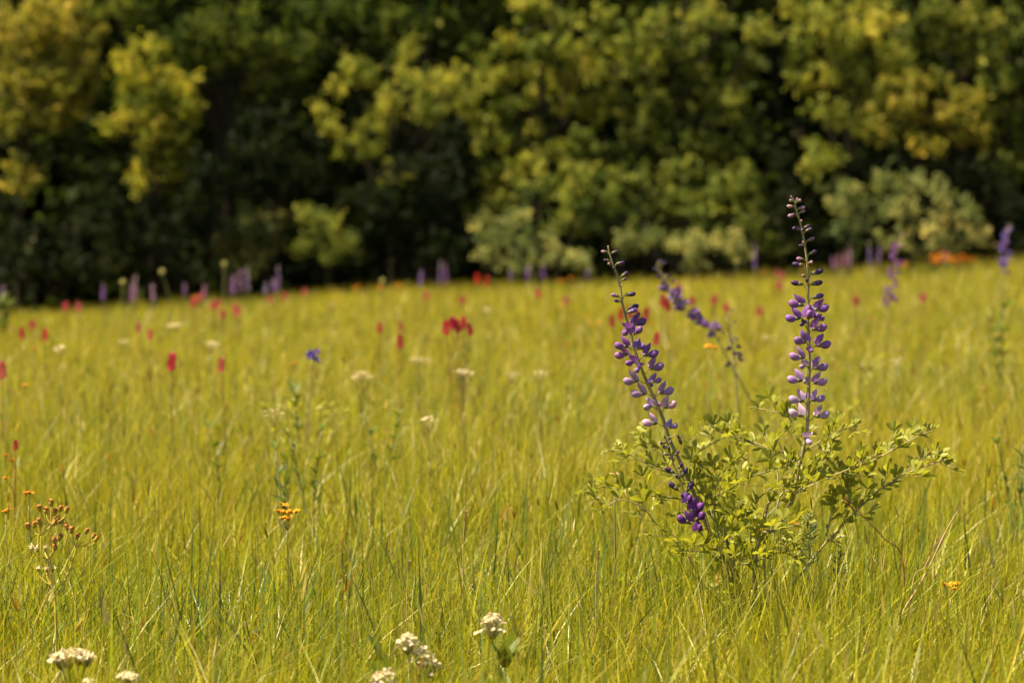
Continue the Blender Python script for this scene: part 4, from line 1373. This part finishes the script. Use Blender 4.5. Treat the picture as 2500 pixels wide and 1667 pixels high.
def make_seedplant():
    Y = 4.95
    b = P(138, 1530, Y)
    root = Vector((b.x, Y, G(b.x, Y) - .01))
    t = thing('groundsel_plant', 'dry branching plant of brown seed heads and white fluff on yellow stems', 'plant', root)
    q = lambda u, v, dy=0: P(*z7(u, v), Y + dy) - root
    mb = MB()

    def st(pts, r=.0010, dy=0):
        r *= 1.3
        sp = spline([q(u, v, dy) for u, v in pts], 4)
        mb.tube(sp, taper(len(sp), r * 1.15, r * .85), 6)

    sp = spline([Vector((0, 0, 0)), P(136, 1490, Y) - root, q(520, 1560), q(492, 1420), q(484, 1100), q(480, 720), q(485, 530), q(490, 215)], 4)
    mb.tube(sp, taper(len(sp), .0024, .0009), 6)
    heads = []

    def br(node, hs, dy=0, fl=False, bow=0.25):
        for (u, v) in hs:
            d = dy + random.uniform(-.015, .015)
            p0, p1 = q(*node), q(u, v, d)
            m = p0.lerp(p1, .5) + Vector(((p1.x - p0.x) * bow, 0, -abs(p1.x - p0.x) * bow * .4))
            s = spline([p0, m, p1 - Vector((0, 0, .004))], 4)
            mb.tube(s, .0010, 5)
            heads.append((p1, (p1 - m).normalized(), fl))

    br((485, 520), [(305, 260), (410, 295), (545, 320), (640, 265), (740, 280), (580, 430), (650, 465), (705, 515), (540, 490)])
    heads.append((q(490, 170), Vector((0, 0, 1)), False))
    st([(480, 545), (400, 630), (330, 700)], .001)
    br((330, 700), [(125, 550), (225, 520), (290, 465), (315, 520)])
    st([(330, 700), (325, 850), (340, 1000), (410, 1180), (480, 1400)], .0009, .01)
    br((440, 1080), [(545, 770), (625, 720), (550, 880)])
    br((440, 1080), [(185, 885), (260, 915), (390, 900)], fl=True)
    st([(440, 1080), (460, 1250), (490, 1450)], .0010)
    br((488, 1495), [(285, 1230), (415, 1240), (510, 1230)], fl=True)
    st([(600, 1620), (640, 1540), (760, 1300), (850, 1030), (890, 900)], .0015)
    st([(520, 1700), (600, 1620)], .0015)
    br((890, 885), [(815, 605), (905, 705), (1055, 620), (1165, 700), (1205, 750), (740, 560)])
    for k in range(5):
        c = sp[3 + k]
        a = random.uniform(0, 6.28)
        mb.blade(c, (math.cos(a), math.sin(a), 1), (0, 0, 1), .03, .004, 1, 3, shape='lance')
    obj('stem', mb.mesh('stem', [M_YSTEM, M_WEED]), t)
    for p, d, fl in heads:
        dd = (d + Vector((random.gauss(0, .25), random.gauss(0, .25), .5))).normalized()
        M = Matrix.Translation(p) @ dd.to_track_quat('Z', 'Y').to_matrix().to_4x4()
        s = random.uniform(1.05, 1.32)
        obj('seed_head', random.choice(FLUFF if fl else SEEDS), t, M=M @ Matrix.Diagonal((s, s, s, 1)))


make_seedplant()


# ------------------------------------------------------------------ cream flower clusters in front
def floret_cluster(name, R0, n, seed, dome=.45, mat=M_WHITE):
    rr = random.Random(seed)
    mb = MB()
    for k in range(n):
        a, r = k * 2.39996, math.sqrt((k + .5) / n) * R0
        r *= rr.uniform(.75, 1.2)
        c = Vector((math.cos(a) * r, math.sin(a) * r, dome * R0 * (1 - (r / R0) ** 2) + rr.uniform(-.28, .22) * R0))
        tilt = Vector((c.x / R0 * .7 + rr.gauss(0, .3), c.y / R0 * .7 + rr.gauss(0, .3), 1)).normalized()
        s1 = tilt.orthogonal().normalized()
        s2 = tilt.cross(s1)
        sz = rr.uniform(.8, 1.3) * .0044
        for j in range(5):
            w = 6.28 * j / 5 + rr.random()
            d = s1 * math.cos(w) + s2 * math.sin(w) + tilt * rr.uniform(.1, .8)
            mb.blade(c, d, tilt, sz, sz * .8, 0, 2, cup=.4)
        mb.tube([(c.x * .12, c.y * .12, -R0 * .9), (c.x * .7, c.y * .7, -R0 * .3), c], .0005, 4, 1)
    return mb.mesh(name, [mat, M_PALESTEM])


CLUST = [floret_cluster('flower_cluster', .022, 55, 3, .35), floret_cluster('flower_cluster', .025, 65, 5, .3), floret_cluster('flower_cluster', .018, 42, 8, .4)]
BALLS = [floret_cluster('flower_cluster', .020, 50, 13, .95), floret_cluster('flower_cluster', .018, 42, 15, 1.1)]


def loose_umbel(seed):
    rr = random.Random(seed)
    mb = MB()
    for k in range(9):
        a = k * 2.39996
        r = .022 * math.sqrt((k + .5) / 9) * rr.uniform(.8, 1.2)
        c = Vector((math.cos(a) * r, math.sin(a) * r, rr.uniform(-.006, .006)))
        for j in range(7):
            w = 6.28 * j / 7
            mb.blade(c, (math.cos(w), math.sin(w), rr.uniform(.1, 1.2)), (0, 0, 1), .0065, .0045, 0, 2, cup=.3)
        mb.tube([(0, 0, -.03), (c.x * .6, c.y * .6, -.014), c], .0005, 4, 1)
    return mb.mesh('flower_cluster', [M_WHITE, M_PALESTEM])


LOOSE = [loose_umbel(s) for s in range(3)]


def umbel(name, label, heads, Y, tilt=.3, group=None, leaves=7, leafL=.075, size=1.0, cat='flower'):
    pts = [PD(u, v, Y + random.uniform(-.02, .02)) for u, v in heads]
    mx = sum(p.x for p in pts) / len(pts)
    root = Vector((mx, Y, G(mx, Y) - .01))
    t = thing(name, label, cat, root, group)
    mb = MB()
    zt = min(p.z for p in pts) - root.z
    node = Vector((0, 0, zt * .72))
    sp = spline([Vector((0, 0, 0)), node * .5 + Vector((.006, 0, 0)), node], 4)
    mb.tube(sp, taper(len(sp), .003, .002), 6)
    for p in pts:
        q = p - root
        mb.tube(spline([node, node.lerp(q, .55) + Vector((0, 0, -.01)), q - Vector((0, 0, .014 * size))], 4), .0011, 5)
    obj('stem', mb.mesh('stem', [M_STEM]), t)
    for p in pts:
        s = size * random.uniform(.85, 1.1)
        M = Matrix.Translation(p - root) @ Matrix.Rotation(random.uniform(0, 6.28), 4, 'Z') @ Matrix.Rotation(random.uniform(-tilt, tilt), 4, 'X') @ Matrix.Diagonal((s, s, s, 1))
        obj('flower_cluster', random.choice(LOOSE if name == 'white_umbel' else BALLS if name == 'milkweed' else CLUST), t, M=M)
    if leaves:
        lm = MB()
        lm.blade((0, 0, 0), (1, 0, 0), (0, 0, 1), leafL, leafL * .22, 0, 6, cup=.3, bend=-.1, shape='lance')
        me = lm.mesh('leaf', [M_WEED])
        for k in range(leaves):
            a = k * 2.6 + random.uniform(-.3, .3)
            c = Vector((0, 0, zt * (.25 + .5 * k / leaves)))
            obj('leaf', me, t, M=frame((math.cos(a), math.sin(a), random.uniform(.6, 1.3)), (-math.cos(a), -math.sin(a), .6), c, random.uniform(.7, 1.1)))
    return t


def make_umbels():
    umbel('milkweed', 'two fading cream flower clusters side by side above broad pointed leaves', [(936, 1480), (966, 1508), (985, 1532)], 4.28, size=.95, leaves=9)
    umbel('milkweed', 'single tilted cream and rust flower cluster standing alone on a pale stem', [(1130, 1440)], 4.45, tilt=.8, leaves=5, size=1.1)
    umbel('yarrow', 'flat spreading cream flower head low in grass below the brown seedhead plant', [(158, 1506), (180, 1504), (196, 1510), (142, 1512)], 4.30, leaves=0, size=.85)
    umbel('yarrow', 'small whitish flower head at the grass foot beside the flat cream head', [(288, 1554), (300, 1556)], 4.2, leaves=0, size=.8)
    umbel('yarrow', 'tiny cream flower head low beneath the flat spreading cream head', [(203, 1566)], 4.15, leaves=0, size=.6)
    umbel('milkweed', 'low cream flower cluster half sunk in grass before the two fading clusters', [(888, 1562), (872, 1566)], 4.15, leaves=4, size=.8)
    lab = 'blurred creamy white flower umbel scattered in the middle meadow'
    for k, (u, v, n) in enumerate([(400, 750, 2), (285, 785, 1), (484, 788, 2), (830, 860, 4), (962, 825, 4), (1070, 860, 4), (138, 800, 1), (1240, 858, 1), (1175, 1012 - 150, 1), (630, 990 - 40, 1), (985, 965, 1), (1450, 790, 1), (760, 700, 1), (1118, 712, 1), (2060, 830, 1), (1760, 775, 1)]):
        z = .40
        Y = max(7.5, (CAM_H - z) * FPX / (v * DS - HORIZON))
        umbel('white_umbel', lab, [(u + random.uniform(-16, 16), v + random.uniform(-9, 9)) for _ in range(n)] if n > 1 else [(u, v)], Y, group='blurred white umbels', leaves=0, size=.85 if n > 2 else 1.1)
    # fleabane by the indigo
    composite('white_daisy', 'small white daisy with one bud beside the spreading indigo leaves', [(1411, 1088)], 5.62, [daisy_mesh(77, M_WHITE, 16, .008)], node_dv=40)
    # pale globes on tall stalks against the wood
    for u, v, Y, lab in [(372, 624, 20, 'pale round seed globe nodding on a curved tall stalk'), (515, 606, 22, 'pale green seed globe on a straight stalk above purple flower spikes'),
                         (878, 645, 23, 'bright cream seed globe just above the grass line against dark wood'), (1692, 600, 22, 'pale seed globe on a stalk before dark shade between the indigo spikes'),
                         (282, 648, 20, 'dim pale seed globe on a short stalk among distant purple spikes')]:
        p = PD(u, v, Y)
        bx = p.x + (.05 if u == 372 else .0)
        root = Vector((bx, Y, G(bx, Y) - .01))
        t = thing('globe_flower', lab, 'flower', root)
        mb = MB()
        q = p - root
        sp = spline([Vector((0, 0, 0)), Vector((0, 0, q.z * .7)), q], 6)
        mb.tube(sp, .004, 5)
        obj('stem', mb.mesh('stem', [M_STEM]), t)
        mb = MB()
        for k in range(120):
            z = 1 - 2 * (k + .5) / 120
            a = k * 2.39996
            r = math.sqrt(1 - z * z)
            d = Vector((r * math.cos(a), r * math.sin(a), z))
            mb.blade(d * .006, d, d.orthogonal(), .016, .006, 0, 2)
        mb.ball((0, 0, 0), .013, 0, 10, 7)
        obj('seed_globe', mb.mesh('seed_globe', [M_PALE]), t, loc=q)


make_umbels()


# ------------------------------------------------------------------ leafy weeds, stalks, feathery leaves
LANCE = []
for k in range(3):
    lm_ = MB()
    lm_.blade((0, 0, 0), (1, 0, 0), (0, 0, 1), .06, .017 + .004 * k, 0, 6, cup=.35, bend=-.12, shape='lance')
    LANCE.append(lm_.mesh('leaf', [M_WEED]))


def weed(label, u, v_top, Y, n, size=1.0, spread=.6, group=None, name='leafy_weed'):
    p = PD(u, v_top, Y)
    root = Vector((p.x, Y, G(p.x, Y) - .01))
    h = max(.08, p.z - root.z)
    t = thing(name, label, 'weed', root, group)
    mb = MB()
    tops = []
    for k in range(max(1, n // 9)):
        e = Vector((random.uniform(-.06, .06) * (n > 9), random.uniform(-.05, .05), h * random.uniform(.85, 1)))
        sp = spline([Vector((0, 0, 0)), Vector((e.x * .3, e.y * .3, h * .5)), e], 5)
        mb.tube(sp, taper(len(sp), .003, .0015), 5)
        tops.append(sp)
    obj('stem', mb.mesh('stem', [M_STEM]), t)
    for k in range(n):
        sp = random.choice(tops)
        i = random.randint(int(len(sp) * .5), len(sp) - 1)
        a = k * 2.4 + random.uniform(-.4, .4)
        obj('leaf', random.choice(LANCE), t, M=frame((math.cos(a) * spread, math.sin(a) * spread, random.uniform(.3, 1.2)), (-math.cos(a), -math.sin(a), .7), sp[i], size * random.uniform(.7, 1.15)))


def make_weeds():
    weed('leafy weed with dark upright leaves standing alone in the middle grass', 657, 1012, 6.9, 22, .75, .6)
    weed('pale leafy weed beside the dark upright weed in middle grass', 712, 985, 7.3, 24, .65, .9)
    weed('dark green leafy weed patch under the small blue-violet flowers', 690, 862, 9.2, 26, .9, .9)
    weed('dark low leafy weed in a hollow of the middle grass', 880, 935, 8.2, 26, .8, 1.0)
    weed('low dark weed in middle grass with a cream umbel beside it', 515, 955, 8.2, 16, .8, 1.0)
    weed('blue-green leafy weed standing at the grass edge under the corner tree', 2335, 975, 7.0, 30, .6, .8)
    weed('tall leafy weed with drooping leaves far from the tall spikes', 2300, 690, 12.5, 26, 1.1, .9)
    weed('bright leafy weed with broad pointed leaves before the two cream clusters', 858, 1470, 4.25, 11, 1.05, .6)
    weed('low bright weed with pointed leaves at the foot of the tilted cream cluster', 1160, 1500, 4.3, 9, .9, .6)
    weed('pale green weed clump where the meadow meets the dark wood', 12, 672, 22, 30, 2.2, .9)
    # feathery blue-green leaves beside the indigo
    for u0, v0, u1, v1, lab in [(1862, 1180, 1858, 1300, 'feathery blue-green leaf upright between the indigo stems'), (1930, 1270, 1918, 1370, 'second feathery blue-green leaf near the lower indigo stalk')]:
        Y = 5.55
        p0, p1 = PD(u0, v0, Y), PD(u1, v1, Y)
        root = Vector((p1.x, Y, G(p1.x, Y) - .01))
        t = thing('feathery_leaf', lab, 'leaf', root)
        mb = MB()
        sp = spline([Vector((0, 0, 0)), p1 - root, p0 - root], 12)
        mb.tube(sp, taper(len(sp), .002, .0008), 5)
        for i in range(6, len(sp)):
            f = (i - 6) / (len(sp) - 6)
            L = .026 * math.sin(math.pi * (.12 + .82 * f)) + .004
            for k in range(4):
                a = random.uniform(0, 6.28)
                mb.blade(sp[i], (math.cos(a), math.sin(a) * .5, .6), (random.gauss(0, 1), random.gauss(0, 1), 1), L, .0035, 0, 2, shape='lance')
        obj('frond', mb.mesh('frond', [M_FERN]), t)

    def stalk(name, label, pts, Y, r, mat, extra=0, grain=False):
        w = [PD(u, v, Y) for u, v in pts]
        root = Vector((w[-1].x, Y, G(w[-1].x, Y) - .01))
        sp = spline([p - root for p in w] + [Vector((0, 0, 0))], 6)
        mb = MB()
        mb.tube(sp, taper(len(sp), r * .45, r), 6)
        for k in range(extra):
            i = random.randint(2, len(sp) - 8)
            d = (sp[max(0, i - 3)] - sp[i]).normalized()
            mb.blade(sp[i], d + Vector((random.uniform(-.12, .12), random.uniform(-.1, .1), 0)), (0, -1, 0), random.uniform(.03, .07), .0028, 0, 4, cup=.3, shape='lance')
        if grain:
            for k in range(36):
                f = k / 36
                c = sp[0].lerp(sp[min(6, len(sp) - 1)], f)
                a = k * 2.4
                mb.blade(c, (math.cos(a) * .5, math.sin(a) * .5, 1), (math.cos(a), math.sin(a), 0), .006, .003, 0, 2, cup=.5)
        o = obj(name, mb.mesh(name, [mat]), loc=root)
        o['label'] = label
        o['category'] = 'stalk'

    stalk('dry_grass_stalk', 'long slanting straw-coloured dry grass stalk near yellow flowers', [(2200, 1172), (2170, 1225), (2135, 1300), (2108, 1350), (2065, 1440)], 5.15, .0022, M_STRAW, 9)
    stalk('dry_grass_stalk', 'thin second dry grass stalk crossing beside the long straw stalk', [(2150, 1240), (2125, 1300), (2095, 1350)], 5.2, .0014, M_STRAW, 3)
    stalk('reddish_stalk', 'bent reddish brown stalk slanting out from the indigo branches', [(1940, 1140), (1985, 1188), (2030, 1235), (2075, 1300)], 5.35, .0018, M_REDSTEM)
    for u, v, h, Y, lab in [(1070, 1175, 60, 5.5, 'slim ochre grass seed spike upright in open grass'), (940, 1290, 80, 4.95, 'thin ochre grass spike near the long blades of open grass'),
                            (1375, 1265, 50, 5.2, 'short ochre seed spike below the spreading indigo leaves')]:
        stalk('grass_spike', lab, [(u, v), (u - 3, v + 25), (u - 6, v + h + 40)], Y, .0012, M_STRAW, 0, True)


make_weeds()
